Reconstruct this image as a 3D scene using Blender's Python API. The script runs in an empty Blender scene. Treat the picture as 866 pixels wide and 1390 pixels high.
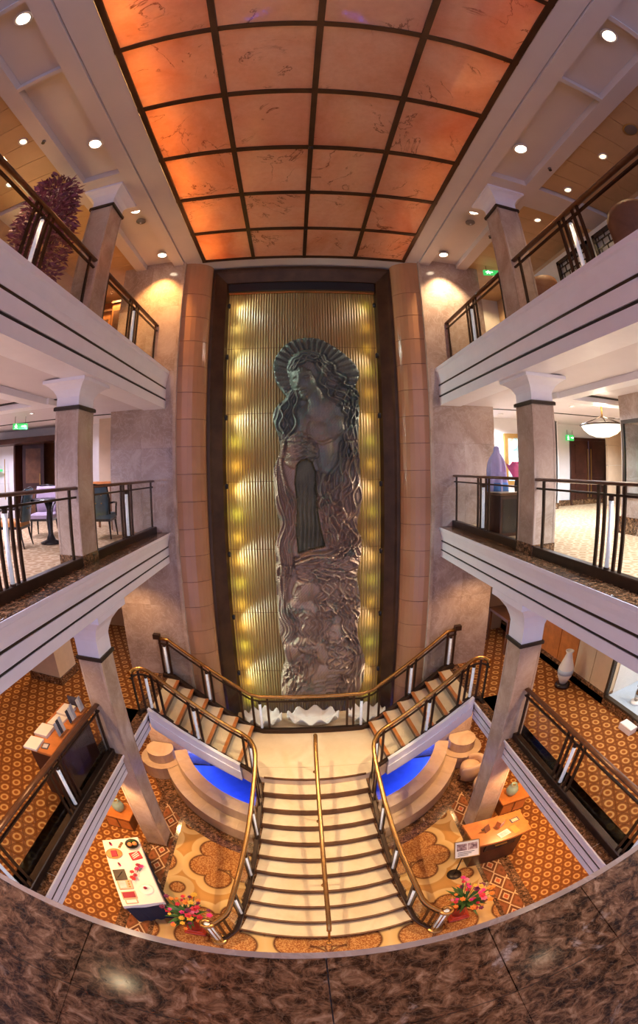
import bpy, math, random
import numpy as np
from mathutils import Matrix, Vector
random.seed(11)
S = bpy.context.scene
COL = S.collection
PI = math.pi

# ------------------------------------------------------------------ camera
# full-frame diagonal fisheye (equisolid), looking straight down the atrium from the mid deck
F_PX, YAW, PIT, ROL, XC = 546.28, 0.057, -0.0251, -0.0167, -0.1454
def c2w(x3, y2, z3):
    cr, sr = math.cos(ROL), math.sin(ROL); x, z2 = x3*cr - z3*sr, x3*sr + z3*cr
    cp, sp = math.cos(PIT), math.sin(PIT); y, z = y2*cp - z2*sp, y2*sp + z2*cp
    cy, sy = math.cos(YAW), math.sin(YAW)
    return Vector((x*cy + y*sy, -x*sy + y*cy, z))
cam = bpy.data.cameras.new('camera'); co = bpy.data.objects.new('camera', cam); COL.objects.link(co); S.camera = co
cam.type = 'PANO'; cam.panorama_type = 'FISHEYE_EQUISOLID'
MM = 0.025
cam.sensor_fit = 'VERTICAL'; cam.sensor_height = 1390*MM; cam.sensor_width = 866*MM
cam.fisheye_lens = F_PX*MM; cam.fisheye_fov = math.radians(260)
cam.shift_y = -45/1390
cam.clip_start = 0.02; cam.clip_end = 100
r_, f_, u_ = c2w(1, 0, 0), c2w(0, 1, 0), c2w(0, 0, 1)
co.matrix_world = Matrix(((r_.x, u_.x, -f_.x, XC), (r_.y, u_.y, -f_.y, 0), (r_.z, u_.z, -f_.z, 0), (0, 0, 0, 1)))

# ------------------------------------------------------------------ world, exposure
w = bpy.data.worlds.new('world'); S.world = w; w.use_nodes = True
w.node_tree.nodes['Background'].inputs[0].default_value = (.60, .60, .98, 1)
w.node_tree.nodes['Background'].inputs[1].default_value = 1.02
S.view_settings.view_transform = 'Standard'; S.view_settings.look = 'None'
S.view_settings.gamma = 1; S.view_settings.use_curve_mapping = False
S.view_settings.exposure = 0.4

# levels: eye = 0
L0, L1, L2, L3, HC, LAND = -6.75, -4.12, -1.12, 1.88, 4.2, -5.1

# ------------------------------------------------------------------ helpers
ORG = {}
CNT = {}
def prop(o, label=None, cat=None, group=None, kind=None):
    if label: o['label'] = label
    if cat: o['category'] = cat
    if group: o['group'] = group
    if kind: o['kind'] = kind
    return o
def thing(name, label, cat, loc=(0, 0, 0), rz=0, group=None):
    o = bpy.data.objects.new(name, None); COL.objects.link(o)
    o.location = loc; o.rotation_euler = (0, 0, rz); o.empty_display_size = .1
    ORG[o.name] = Vector((0, 0, 0))
    return prop(o, label, cat, group)
def wthing(name, label, cat, org, group=None):     # parts are given in world coordinates
    o = thing(name, label, cat, org, 0, group); ORG[o.name] = Vector(org); return o
def dup(root, loc, rz=0, label=None, scale=None):
    r = root.copy(); COL.objects.link(r); r.location = loc; r.rotation_euler = (0, 0, rz)
    if label: r['label'] = label
    if scale: r.scale = (scale,)*3
    for ch in list(root.children):
        c = ch.copy(); COL.objects.link(c); c.parent = r
        for g in list(ch.children):
            d = g.copy(); COL.objects.link(d); d.parent = c
    return r
class MB:
    def __init__(s): s.v = []; s.f = []; s.sm = []
    def add(s, vs, fs, smooth=False):
        k = len(s.v); s.v += [tuple(map(float, p)) for p in vs]; s.f += [tuple(i + k for i in f) for f in fs]; s.sm += [smooth]*len(fs); return s
    def box(s, x0, x1, y0, y1, z0, z1, rz=0, c=None):
        if x0 > x1: x0, x1 = x1, x0
        vs = [(x, y, z) for z in (z0, z1) for y in (y0, y1) for x in (x0, x1)]
        if rz:
            cx, cy = c or ((x0 + x1)/2, (y0 + y1)/2); a, b = math.cos(rz), math.sin(rz)
            vs = [(cx + (x - cx)*a - (y - cy)*b, cy + (x - cx)*b + (y - cy)*a, z) for x, y, z in vs]
        return s.add(vs, [(0, 2, 3, 1), (4, 5, 7, 6), (0, 1, 5, 4), (2, 6, 7, 3), (0, 4, 6, 2), (1, 3, 7, 5)])
    def bbox(s, x0, x1, y0, y1, z0, z1, b=.01):     # box with bevelled vertical and top edges
        if x0 > x1: x0, x1 = x1, x0
        def ring(i, z): return [(x0+b+i, y0+i, z), (x1-b-i, y0+i, z), (x1-i, y0+b+i, z), (x1-i, y1-b-i, z), (x1-b-i, y1-i, z), (x0+b+i, y1-i, z), (x0+i, y1-b-i, z), (x0+i, y0+b+i, z)]
        return s.loft([ring(0, z0), ring(0, z1-b), ring(b, z1)])
    def loft(s, rings, cap0=True, cap1=True, smooth=False):
        n = len(rings[0]); vs = [p for r in rings for p in r]; fs = []
        for i in range(len(rings)-1):
            for j in range(n):
                a, b = i*n + j, i*n + (j+1) % n; fs.append((a, b, b+n, a+n))
        k = len(s.f); s.add(vs, fs, smooth)
        m = len(s.v) - len(vs)
        if cap0: s.f.append(tuple(m + j for j in reversed(range(n)))); s.sm.append(False)
        if cap1: s.f.append(tuple(m + (len(rings)-1)*n + j for j in range(n))); s.sm.append(False)
        return s
    def sweep(s, path, prof, smooth=False, closed=False):    # prof: (side, up) pairs, counter-clockwise
        P = [Vector(p) for p in path]; rings = []; N = len(P)
        for i, p in enumerate(P):
            if closed: t = P[(i+1) % N] - P[i-1]
            else: t = P[min(i+1, N-1)] - P[max(i-1, 0)]
            t.z = 0
            if t.length < 1e-6: t = Vector((1, 0, 0))
            t.normalize(); sd = Vector((t.y, -t.x, 0))
            k = 1.0
            if 0 < i < N-1 or closed:
                a = (P[i] - P[i-1]); b = (P[(i+1) % N] - P[i]); a.z = b.z = 0
                if a.length > 1e-6 and b.length > 1e-6:
                    cs = max(-1, min(1, a.normalized().dot(b.normalized()))); k = 1/max(.5, math.sqrt((1 + cs)/2))
            rings.append([p + sd*(dx*k) + Vector((0, 0, dz)) for dx, dz in prof])
        if closed: rings.append(rings[0]); return s.loft(rings, False, False, smooth)
        return s.loft(rings, True, True, smooth)
    def tube(s, path, r, n=8, smooth=True):         # true round tube, any direction
        P = [Vector(p) for p in path]; N = len(P); rings = []; up = None
        for i, p in enumerate(P):
            t = (P[min(i+1, N-1)] - P[max(i-1, 0)]).normalized()
            if up is None: up = Vector((0, 0, 1)) if abs(t.z) < .9 else Vector((1, 0, 0))
            sd = t.cross(up).normalized(); up = sd.cross(t).normalized()
            rr = r[i] if isinstance(r, (list, tuple)) else r
            rings.append([p + sd*(rr*math.cos(2*PI*k/n)) + up*(rr*math.sin(2*PI*k/n)) for k in range(n)])
        return s.loft(rings, True, True, smooth)
    def lathe(s, prof, c=(0, 0, 0), n=20, smooth=True, a0=0, a1=2*PI):
        c = Vector(c); full = abs(a1-a0-2*PI) < 1e-6; m = n if full else n+1
        rings = [[c + Vector((r*math.cos(a0+(a1-a0)*k/n), r*math.sin(a0+(a1-a0)*k/n), z)) for k in range(m)] for r, z in prof]
        if full: return s.loft(rings, True, True, smooth)
        vs = [p for r in rings for p in r]; fs = []
        for i in range(len(rings)-1):
            for j in range(m-1): a = i*m+j; fs.append((a, a+1, a+1+m, a+m))
        return s.add(vs, fs, smooth)
    def prism(s, poly, z0, z1): return s.loft([[(x, y, z0) for x, y in poly], [(x, y, z1) for x, y in poly]])
    def sphere(s, c, r, n=10, m=6, sc=(1, 1, 1)):
        pr = [(max(1e-4, math.sin(PI*i/m)), -math.cos(PI*i/m)) for i in range(m+1)]
        return s.loft([[(c[0]+r*sc[0]*q*math.cos(2*PI*k/n), c[1]+r*sc[1]*q*math.sin(2*PI*k/n), c[2]+r*sc[2]*z) for k in range(n)] for q, z in pr], True, True, True)
    def mesh(s, name='m', off=Vector((0, 0, 0))):
        me = bpy.data.meshes.new(name); me.from_pydata([(a-off.x, b-off.y, c-off.z) for a, b, c in s.v], [], s.f)
        me.polygons.foreach_set('use_smooth', s.sm); me.update(); return me
    def build(s, name, mat, parent=None, label=None):
        off = ORG.get(parent.name, Vector((0, 0, 0))) if parent else Vector((0, 0, 0))
        me = s.mesh(name, off); me.materials.append(M[mat] if isinstance(mat, str) else mat)
        o = bpy.data.objects.new(name, me); COL.objects.link(o)
        if parent: o.parent = parent
        ORG[o.name] = off
        if label: o['label'] = label
        return o
def part(name, me, mat, parent, loc=(0, 0, 0), rz=0):   # an object that shares mesh data
    if not me.materials: me.materials.append(M[mat])
    o = bpy.data.objects.new(name, me); COL.objects.link(o); o.parent = parent
    o.location = Vector(loc) - ORG.get(parent.name, Vector((0, 0, 0))); o.rotation_euler.z = rz; ORG[o.name] = ORG.get(parent.name)
    return o
def struct(name, mb, mat, label):
    return prop(mb.build(name, mat), label, None, None, 'structure')
def catmull(pts, n=8):
    P = [Vector(p) for p in pts]; P = [2*P[0]-P[1]] + P + [2*P[-1]-P[-2]]; out = []
    for i in range(1, len(P)-2):
        for k in range(n):
            t = k/n; a, b, c, d = P[i-1:i+3]
            out.append(.5*((2*b) + (c-a)*t + (2*a-5*b+4*c-d)*t*t + (3*b-a-3*c+d)*t**3))
    out.append(P[-2]); return out
def circ(cx, cy, r, a0, a1, n): return [(cx + r*math.cos(a0+(a1-a0)*i/n), cy + r*math.sin(a0+(a1-a0)*i/n)) for i in range(n+1)]

# ------------------------------------------------------------------ materials
M = {}
class G:
    def __init__(s, name):
        m = bpy.data.materials.new(name); m.use_nodes = True; s.m = m; s.t = m.node_tree; s.n = s.t.nodes
        s.b = s.n['Principled BSDF']; s.o = s.n['Material Output']; M[name] = m; s._c = None
    def N(s, t, **k):
        n = s.n.new(t)
        for a, v in k.items(): setattr(n, a, v)
        return n
    def L(s, a, b): s.t.links.new(a, b)
    def put(s, sock, v):
        if hasattr(v, 'is_output'): s.L(v, sock)
        else: sock.default_value = v
    def f(s, op, a, b=0.0, c=0.0):
        n = s.N('ShaderNodeMath', operation=op); s.put(n.inputs[0], a); s.put(n.inputs[1], b); s.put(n.inputs[2], c); return n.outputs[0]
    def co(s, sc=(1, 1, 1), rnd=False):
        c = s.N('ShaderNodeTexCoord').outputs['Object']; mp = s.N('ShaderNodeMapping'); mp.inputs['Scale'].default_value = sc; s.L(c, mp.inputs['Vector'])
        if rnd:
            oi = s.N('ShaderNodeObjectInfo'); v = s.N('ShaderNodeVectorMath', operation='SCALE'); v.inputs[0].default_value = (31, 17, 23); s.L(oi.outputs['Random'], v.inputs['Scale']); s.L(v.outputs[0], mp.inputs['Location'])
        return mp.outputs[0]
    def noise(s, vec, scale, detail=4, rough=.55, dist=0.):
        n = s.N('ShaderNodeTexNoise'); s.L(vec, n.inputs['Vector']); n.inputs['Scale'].default_value = scale; n.inputs['Detail'].default_value = detail
        n.inputs['Roughness'].default_value = rough; n.inputs['Distortion'].default_value = dist; return n.outputs['Fac']
    def voro(s, vec, scale, feat='F1', rnd=1):
        n = s.N('ShaderNodeTexVoronoi', feature=feat); s.L(vec, n.inputs['Vector']); n.inputs['Scale'].default_value = scale; n.inputs['Randomness'].default_value = rnd; return n.outputs['Distance']
    def ramp(s, fac, stops, interp='LINEAR'):
        n = s.N('ShaderNodeValToRGB'); e = n.color_ramp.elements; n.color_ramp.interpolation = interp
        while len(e) < len(stops): e.new(.5)
        for x, (p, c) in zip(e, stops): x.position = p; x.color = (*c, 1)
        s.L(fac, n.inputs[0]); return n.outputs[0]
    def mix(s, fac, a, b, mode='MIX'):
        n = s.N('ShaderNodeMix', data_type='RGBA', blend_type=mode); s.put(n.inputs[0], fac)
        for i, v in ((6, a), (7, b)): s.put(n.inputs[i], (*v, 1) if isinstance(v, tuple) else v)
        return n.outputs[2]
    def bump(s, h, d=.01, st=.5):
        n = s.N('ShaderNodeBump'); n.inputs['Strength'].default_value = st; n.inputs['Distance'].default_value = d; s.L(h, n.inputs['Height']); s.L(n.outputs[0], s.b.inputs['Normal'])
    def set(s, **k):
        nm = dict(col='Base Color', rough='Roughness', metal='Metallic', spec='Specular IOR Level', ec='Emission Color', es='Emission Strength', trans='Transmission Weight', coat='Coat Weight', sss='Subsurface Weight', sheen='Sheen Weight', alpha='Alpha')
        for a, v in k.items(): s.put(s.b.inputs[nm[a]], (*v, 1) if isinstance(v, tuple) else v)
        return s
def plain(name, col, rough=.5, metal=0., spec=.5, var=.08, scale=6, bump=0, **k):
    g = G(name); v = g.co(rnd=True); n = g.noise(v, scale, 4)
    a = tuple(max(0, c*(1-var)) for c in col); b = tuple(min(1, c*(1+var)) for c in col)
    g.set(col=g.ramp(n, [(.3, a), (.7, b)]), rough=rough, metal=metal, spec=spec, **k)
    if bump: g.bump(g.noise(v, scale*6, 3), .004, bump)
    return g
def emis(name, col, st, base=(.8, .8, .8)):
    G(name).set(col=base, ec=col, es=st, rough=.4)
def marble(name, base, dark, light, sc=1.2, rough=.18, amt=.5):
    g = G(name); v = g.co(rnd=True); n1 = g.noise(v, sc, 6, .6, 1.2); n2 = g.noise(v, sc*3.1, 6, .65, 2.0)
    vein = g.ramp(g.f('ABSOLUTE', g.f('SUBTRACT', n2, .5)), [(0, (1, 1, 1)), (.035, (0, 0, 0))])
    c = g.ramp(n1, [(.3, dark), (.52, base), (.75, light)])
    g.set(col=g.mix(g.f('MULTIPLY', vein, amt), c, light), rough=rough, spec=.5)

plain('white_paint', (.88, .87, .92), .42, var=.02)
plain('ceiling_white', (.70, .64, .61), .5, var=.03, scale=2)
plain('soffit', (.72, .67, .70), .5, var=.03, scale=2)
plain('groove', (.02, .016, .014), .6)
plain('bronze', (.085, .045, .022), .38, .55, var=.25, scale=3)
plain('rail_bronze', (.055, .030, .018), .33, .55, var=.2)
plain('rail_wood', (.13, .055, .025), .3, .1, var=.25, scale=12)
plain('brass', (.50, .27, .085), .27, .9, var=.12)
plain('black', (.012, .011, .012), .5)
plain('trim_bronze', (.06, .042, .028), .4, .5)
marble('cream_marble', (.50, .37, .28), (.37, .26, .19), (.64, .52, .42), 1.3, .16, .35)
marble('wall_marble', (.46, .34, .27), (.33, .24, .19), (.62, .51, .44), 1.1, .10, .55)
marble('stair_stone', (.74, .60, .41), (.66, .52, .34), (.80, .68, .50), 1.5, .28, .2)
marble('bench_stone', (.62, .47, .33), (.52, .38, .26), (.70, .56, .42), 2, .3, .2)
plain('nosing', (.15, .065, .03), .35, .2, var=.2)
def dark_marble():
    g = G('dark_marble'); v = g.co(rnd=False)
    d = g.N('ShaderNodeVectorMath', operation='ADD'); g.L(v, d.inputs[0])
    n = g.N('ShaderNodeTexNoise'); n.inputs['Scale'].default_value = 5; n.inputs['Detail'].default_value = 6; g.L(v, n.inputs['Vector'])
    sc = g.N('ShaderNodeVectorMath', operation='SCALE'); sc.inputs['Scale'].default_value = .16; g.L(n.outputs['Color'], sc.inputs[0]); g.L(sc.outputs[0], d.inputs[1])
    e = g.voro(d.outputs[0], 17, 'DISTANCE_TO_EDGE'); e2 = g.voro(d.outputs[0], 46, 'DISTANCE_TO_EDGE')
    b = g.noise(v, 21, 8, .68, .8)
    c = g.ramp(b, [(.34, (.010, .005, .003)), (.46, (.06, .027, .012)), (.56, (.21, .10, .045)), (.70, (.48, .29, .165))])
    c = g.mix(g.ramp(e, [(0, (.30, .30, .30)), (.05, (0, 0, 0))]), c, (.26, .14, .07))
    c = g.mix(g.ramp(e2, [(0, (.35, .35, .35)), (.04, (0, 0, 0))]), c, (.30, .19, .11))
    big = g.f('MULTIPLY', g.ramp(g.noise(v, 5.5, 5, .65, .6), [(.63, (0, 0, 0)), (.70, (.9, .9, .9))]), g.ramp(g.noise(v, 24, 5, .7), [(.4, (.1, .1, .1)), (.55, (1, 1, 1))]))
    c = g.mix(big, c, (.50, .38, .30)); g.set(col=c, rough=.13, spec=.6)
dark_marble()
def alabaster():
    g = G('alabaster'); v = g.co((1, 1, 1), rnd=True)
    n = g.noise(v, .9, 6, .6, .8); n2 = g.noise(v, 1.1, 8, .6, 1.4); n3 = g.noise(v, 14, 5, .7)
    c = g.ramp(n, [(.25, (.70, .42, .27)), (.45, (.82, .60, .46)), (.62, (.86, .70, .59)), (.8, (.80, .52, .40))])
    vein = g.ramp(g.f('ABSOLUTE', g.f('SUBTRACT', n2, .52)), [(0, (1, 1, 1)), (.011, (0, 0, 0))])
    c = g.mix(g.f('MULTIPLY', vein, g.ramp(g.noise(v, 1.3, 2), [(.5, (0, 0, 0)), (.58, (.9, .9, .9))])), c, (.13, .04, .02)); c = g.mix(g.ramp(g.noise(v, .55, 3, .5, 1.), [(.55, (0, 0, 0)), (.75, (.55, .55, .55))]), c, (.62, .20, .12))
    c = g.mix(g.ramp(n3, [(.3, (.18, .18, .18)), (.7, (0, 0, 0))]), c, (.40, .17, .08))
    d = g.N('ShaderNodeBsdfDiffuse'); tr = g.N('ShaderNodeBsdfTranslucent'); gl = g.N('ShaderNodeBsdfGlossy'); gl.inputs['Roughness'].default_value = .06
    tc = g.mix(1.0, c, (1, .80, .55), 'MULTIPLY')
    g.L(c, d.inputs[0]); g.L(tc, tr.inputs[0])
    m1 = g.N('ShaderNodeMixShader'); m1.inputs[0].default_value = .55; g.L(d.outputs[0], m1.inputs[1]); g.L(tr.outputs[0], m1.inputs[2])
    fr = g.N('ShaderNodeFresnel'); fr.inputs[0].default_value = 1.5; m2 = g.N('ShaderNodeMixShader'); g.L(fr.outputs[0], m2.inputs[0]); g.L(m1.outputs[0], m2.inputs[1]); g.L(gl.outputs[0], m2.inputs[2]); g.L(m2.outputs[0], g.o.inputs[0])
alabaster()
def glass(name, tint, k, rough=0.0):
    g = G(name); tr = g.N('ShaderNodeBsdfTransparent'); tr.inputs[0].default_value = (*tint, 1); gl = g.N('ShaderNodeBsdfGlossy'); gl.inputs['Roughness'].default_value = rough
    fr = g.N('ShaderNodeFresnel'); fr.inputs[0].default_value = k; bf = g.N('ShaderNodeNewGeometry').outputs['Backfacing']; m = g.N('ShaderNodeMixShader'); g.L(g.f('MULTIPLY', fr.outputs[0], g.f('SUBTRACT', 1.0, bf)), m.inputs[0]); g.L(tr.outputs[0], m.inputs[1]); g.L(gl.outputs[0], m.inputs[2]); g.L(m.outputs[0], g.o.inputs[0])
glass('pane', (.95, .97, .96), 1.4)
glass('water', (.5, .62, 1), 1.33, .02)
plain('pool_tile', (.30, .42, .75), .4, var=.1)
plain('frosted_rod', (.86, .90, .92), .2, var=.12, scale=25, ec=(.85, .93, 1), es=.13)
plain('curved_tile', (.50, .25, .12), .22, var=.06, scale=2)
plain('tan_ceiling', (.62, .42, .22), .5, var=.06, scale=3)
plain('warm_wall', (.55, .36, .20), .5, var=.1, scale=1.5)
plain('pale_wall', (.74, .72, .70), .55, var=.03)
plain('cream_panel', (.66, .50, .33), .4, var=.05)
plain('dark_wood', (.055, .018, .012), .3, .0, var=.35, scale=5)
plain('orange_wood', (.55, .19, .05), .3, var=.18, scale=6)
plain('brown_wood', (.17, .07, .03), .35, var=.25, scale=8)
plain('brown_leather', (.22, .085, .04), .62, var=.15)
plain('gold', (.55, .33, .10), .35, .8)
emis('lamp_warm', (1, .80, .55), 14)
emis('lamp_dim', (1, .72, .40), 2.2)
emis('lamp_white', (1, .93, .85), 12)
emis('bowl_glow', (1, .84, .62), 1.6)
emis('exit_green', (.05, .60, .13), .7, (.05, .4, .1))
emis('exit_white', (.85, 1, .85), 2.2)
def carpet_ring():
    g = G('carpet_ring'); v = g.co((1, 1, 1)); sp = g.N('ShaderNodeSeparateXYZ'); g.L(v, sp.inputs[0]); x, y = sp.outputs[0], sp.outputs[1]
    px, py = .225, .39
    def lat(ox, oy):
        a = g.f('SUBTRACT', g.f('FRACT', g.f('ADD', g.f('DIVIDE', x, px), ox)), .5); b = g.f('SUBTRACT', g.f('FRACT', g.f('ADD', g.f('DIVIDE', y, py), oy)), .5)
        a = g.f('MULTIPLY', a, px); b = g.f('MULTIPLY', b, py); return g.f('SQRT', g.f('ADD', g.f('MULTIPLY', a, a), g.f('MULTIPLY', b, b)))
    d = g.f('MINIMUM', lat(0, 0), lat(.5, .5))
    c = g.ramp(g.f('DIVIDE', d, .16), [(0, (.30, .095, .022)), (.22, (.30, .095, .022)), (.25, (.66, .36, .12)), (.42, (.66, .36, .12)), (.45, (.20, .065, .018)), (.58, (.26, .085, .02)), (.68, (.13, .045, .016)), (.76, (.44, .18, .05)), (.86, (.24, .08, .02))])
    n = g.noise(v, 160, 2); g.set(col=g.mix(g.f('MULTIPLY', n, .35), c, (.14, .05, .02)), rough=.95, spec=.1); g.bump(n, .004, .4)
carpet_ring()
def carpet_light():
    g = G('carpet_light'); v = g.co((1, 1, 1)); c = g.ramp(g.voro(v, 5.5, 'F1', .25), [(.1, (.62, .46, .27)), (.3, (.34, .20, .10)), (.42, (.60, .44, .27)), (.6, (.42, .27, .15))])
    g.set(col=c, rough=.95, spec=.1)
carpet_light()
def carpet_gold():
    g = G('carpet_gold'); v = g.co((1, 1, 1)); sp = g.N('ShaderNodeSeparateXYZ'); g.L(v, sp.inputs[0]); x, y = g.f('ABSOLUTE', sp.outputs[0]), sp.outputs[1]
    def lat(px, py, ox, oy, r):
        a = g.f('MULTIPLY', g.f('SUBTRACT', g.f('FRACT', g.f('ADD', g.f('DIVIDE', x, px), ox)), .5), px); b = g.f('MULTIPLY', g.f('SUBTRACT', g.f('FRACT', g.f('ADD', g.f('DIVIDE', y, py), oy)), .5), py)
        return g.f('SUBTRACT', g.f('SQRT', g.f('ADD', g.f('MULTIPLY', a, a), g.f('MULTIPLY', b, b))), r)
    d = lat(1.5, 1.75, .42, .10, .40)
    for k in ((1.5, 1.75, .16, .24, .34), (1.5, 1.75, .64, .28, .33), (1.5, 1.75, .34, .42, .30), (1.5, 1.75, .58, -.10, .30), (1.5, 1.75, .22, -.02, .30), (1.5, 1.75, .9, .62, .20)): d = g.f('MINIMUM', d, lat(*k))
    c = g.ramp(g.f('ADD', g.f('MULTIPLY', d, 1.2), .5), [(0, (.30, .10, .03)), (.36, (.33, .12, .035)), (.42, (.10, .03, .015)), (.455, (.62, .40, .16)), (.60, (.70, .48, .22)), (.625, (.52, .27, .08)), (.72, (.58, .30, .09)), (1, (.50, .24, .07))])
    spk = g.ramp(g.noise(v, 38, 3, .7), [(.48, (0, 0, 0)), (.54, (1, 1, 1))]); ins = g.ramp(g.f('ADD', g.f('MULTIPLY', d, 1.2), .5), [(.38, (.8, .8, .8)), (.42, (0, 0, 0)), (.74, (0, 0, 0)), (.8, (.5, .5, .5))])
    c = g.mix(g.f('MULTIPLY', spk, ins), c, (.62, .33, .12)); g.set(col=c, rough=.95, spec=.1)
carpet_gold()
def carpet_diamond():
    g = G('carpet_diamond'); v = g.co((1, 1, 1)); sp = g.N('ShaderNodeSeparateXYZ'); g.L(v, sp.inputs[0]); x, y = g.f('SUBTRACT', g.f('ABSOLUTE', sp.outputs[0]), 2.86), sp.outputs[1]
    b = g.f('ABSOLUTE', g.f('SUBTRACT', g.f('FRACT', g.f('DIVIDE', y, .44)), .5)); a = g.f('ABSOLUTE', g.f('SUBTRACT', g.f('FRACT', g.f('ADD', g.f('DIVIDE', x, .30), .5)), .5))
    d = g.f('ADD', a, b)
    c = g.ramp(d, [(0, (.45, .10, .04)), (.14, (.45, .10, .04)), (.17, (.66, .45, .25)), (.22, (.66, .45, .25)), (.25, (.11, .035, .018)), (.40, (.11, .035, .018)), (.44, (.66, .45, .25)), (.50, (.66, .45, .25)), (.54, (.14, .05, .02)), (.8, (.30, .10, .04)), (1, (.09, .03, .015))])
    c = g.mix(g.ramp(g.noise(v, 60, 2), [(.45, (0, 0, 0)), (.6, (.35, .35, .35))]), c, (.36, .15, .05)); g.set(col=c, rough=.95, spec=.1)
carpet_diamond()

def spot(parent, loc, col, power, size=110, blend=.6, rad=.05, target=None):
    l = bpy.data.lights.new('spot_lamp', 'SPOT'); l.color = col; l.energy = power; l.spot_size = math.radians(size); l.spot_blend = blend; l.shadow_soft_size = rad
    o = bpy.data.objects.new('spot_lamp', l); COL.objects.link(o)
    o.location = Vector(loc)
    if target: o.rotation_euler = (Vector(target) - Vector(loc)).to_track_quat('-Z', 'Y').to_euler()
    if parent: o.parent = parent; o.location = Vector(loc) - Vector(parent.location)
    return o
def point(parent, loc, col, power, rad=.05):
    l = bpy.data.lights.new('point_lamp', 'POINT'); l.color = col; l.energy = power; l.shadow_soft_size = rad
    o = bpy.data.objects.new('point_lamp', l); COL.objects.link(o); o.location = Vector(loc)
    if parent: o.parent = parent; o.location = Vector(loc) - Vector(parent.location)
    return o
def area(parent, loc, col, power, sx, sy, rot=(0, 0, 0)):
    l = bpy.data.lights.new('area_lamp', 'AREA'); l.shape = 'RECTANGLE'; l.size = sx; l.size_y = sy; l.color = col; l.energy = power
    o = bpy.data.objects.new('area_lamp', l); COL.objects.link(o); o.location = loc; o.rotation_euler = rot
    if parent: o.parent = parent; o.location = Vector(loc) - Vector(parent.location)
    return o

# ================================================================== ground level floor
SIDE = {-1: 'left', 1: 'right'}
fl = struct('floor', MB().box(-9, 9, -3, 12, L0-.1, L0), 'carpet_ring', 'ground floor carpet of small gold rings on rust brown')
MB().box(-2.62, 2.62, 1.2, 6.0, L0, L0+.006).build('carpet_inlay', 'carpet_gold', fl, 'gold carpet with large scalloped clouds')
for s in (-1, 1):
    MB().box(s*2.68, s*3.06, 1.2, 8.6, L0, L0+.005).build('carpet_strip', 'carpet_diamond', fl, 'carpet border of nested diamonds')
    for a, b in ((2.62, 2.70), (3.06, 3.24)):
        MB().box(s*a, s*b, 1.2, 8.6, L0, L0+.007).build('marble_border', 'dark_marble', fl)
MB().lathe([(3.9, L0), (3.9, L0+.009), (3.4, L0+.009)], (0, 8.0, 0), 48, False).build('marble_border', 'dark_marble', fl)

# ================================================================== decks with moulded fascias
def fascia_profile(h):
    q = h/.57
    return [(0, 0), (0, -.045*q), (-.018, -.06*q), (-.03, -.11*q), (-.05, -.17*q), (-.06, -.25*q), (-.085, -.255*q), (-.085, -.275*q), (-.055, -.28*q), (-.055, -.42*q), (-.10, -.425*q), (-.10, -.447*q), (-.055, -.45*q), (-.055, -h), (-.5, -h), (-.5, 0)]
ntrim = [0]
def fascia(xe, z, h, y0, y1, s, label):
    ntrim[0] += 1
    pr = [(xe - d if s > 0 else d + 0, dz) for d, dz in fascia_profile(h)]
    prof = [(s*(xe - d), z + dz) for d, dz in fascia_profile(h)]
    if s > 0: prof = prof[::-1]
    m = MB(); m.loft([[(x, y0, zz) for x, zz in prof], [(x, y1, zz) for x, zz in prof]])
    t = struct('trim_%d' % ntrim[0], m, 'white_paint', label)
    q = h/.57
    MB().box(s*(xe+.06), s*(xe+.099), y0+.001, y1-.002, z-.446*q, z-.426*q).build('shadow_groove', 'groove', t)
    MB().box(s*(xe+.056), s*(xe+.084), y0+.001, y1-.002, z-.274*q, z-.2555*q).build('shadow_groove', 'trim_bronze', t)
    return t
for s in (-1, 1):
    sd = SIDE[s]
    fascia(2.50, L3, .72, -3, 7.1, s, 'white moulded fascia along the upper balcony edge, %s side' % sd)
    fascia(2.50, L2-.005, .57, -3, 7.1, s, 'white moulded fascia along the middle balcony edge, %s side' % sd)
    fascia(2.84, L1, .42, -3, 5.62, s, 'white moulded fascia along the lower gallery edge, %s side' % sd)
    # deck slabs, carpets and soffits
    for z, th, xe, y1, cm, nm in ((L3, .70, 2.95, 11, 'carpet_ring', 'upper balcony'), (L2, .55, 2.95, 11, 'carpet_light', 'middle balcony'), (L1, .40, 3.05, 11, 'carpet_ring', 'lower gallery')):
        struct('floor', MB().box(s*(xe-.02), s*11, -3, y1, z-.06, z), cm, 'carpeted floor of the %s on the %s' % (nm, sd))
        struct('ceiling', MB().box(s*(xe+.01), s*11, -3, y1, z-th, z-.062), 'soffit', 'pale painted soffit under the %s on the %s' % (nm, sd))
    # dark marble ledges outside the rails, laid in slabs
    for z, xa, xb, y1, nm in ((L2, 2.515, 2.93, 7.09, 'middle'), (L1, 2.86, 3.04, 5.6, 'lower'), (L3, 2.515, 2.93, 7.09, 'upper')):
        lg = prop(wthing('marble_ledge', 'row of dark brown marble ledge slabs along the %s balcony, %s side' % (nm, sd), None, (s*xa, 0, z)), kind='structure')
        y = -2.0; k = 0
        while y < y1 - .02:
            y2 = min(y + .9, y1); MB().box(s*xa, s*xb, y+.002, y2-.002, z-.02, z+.004).build('slab', 'dark_marble', lg); y = y2
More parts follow.
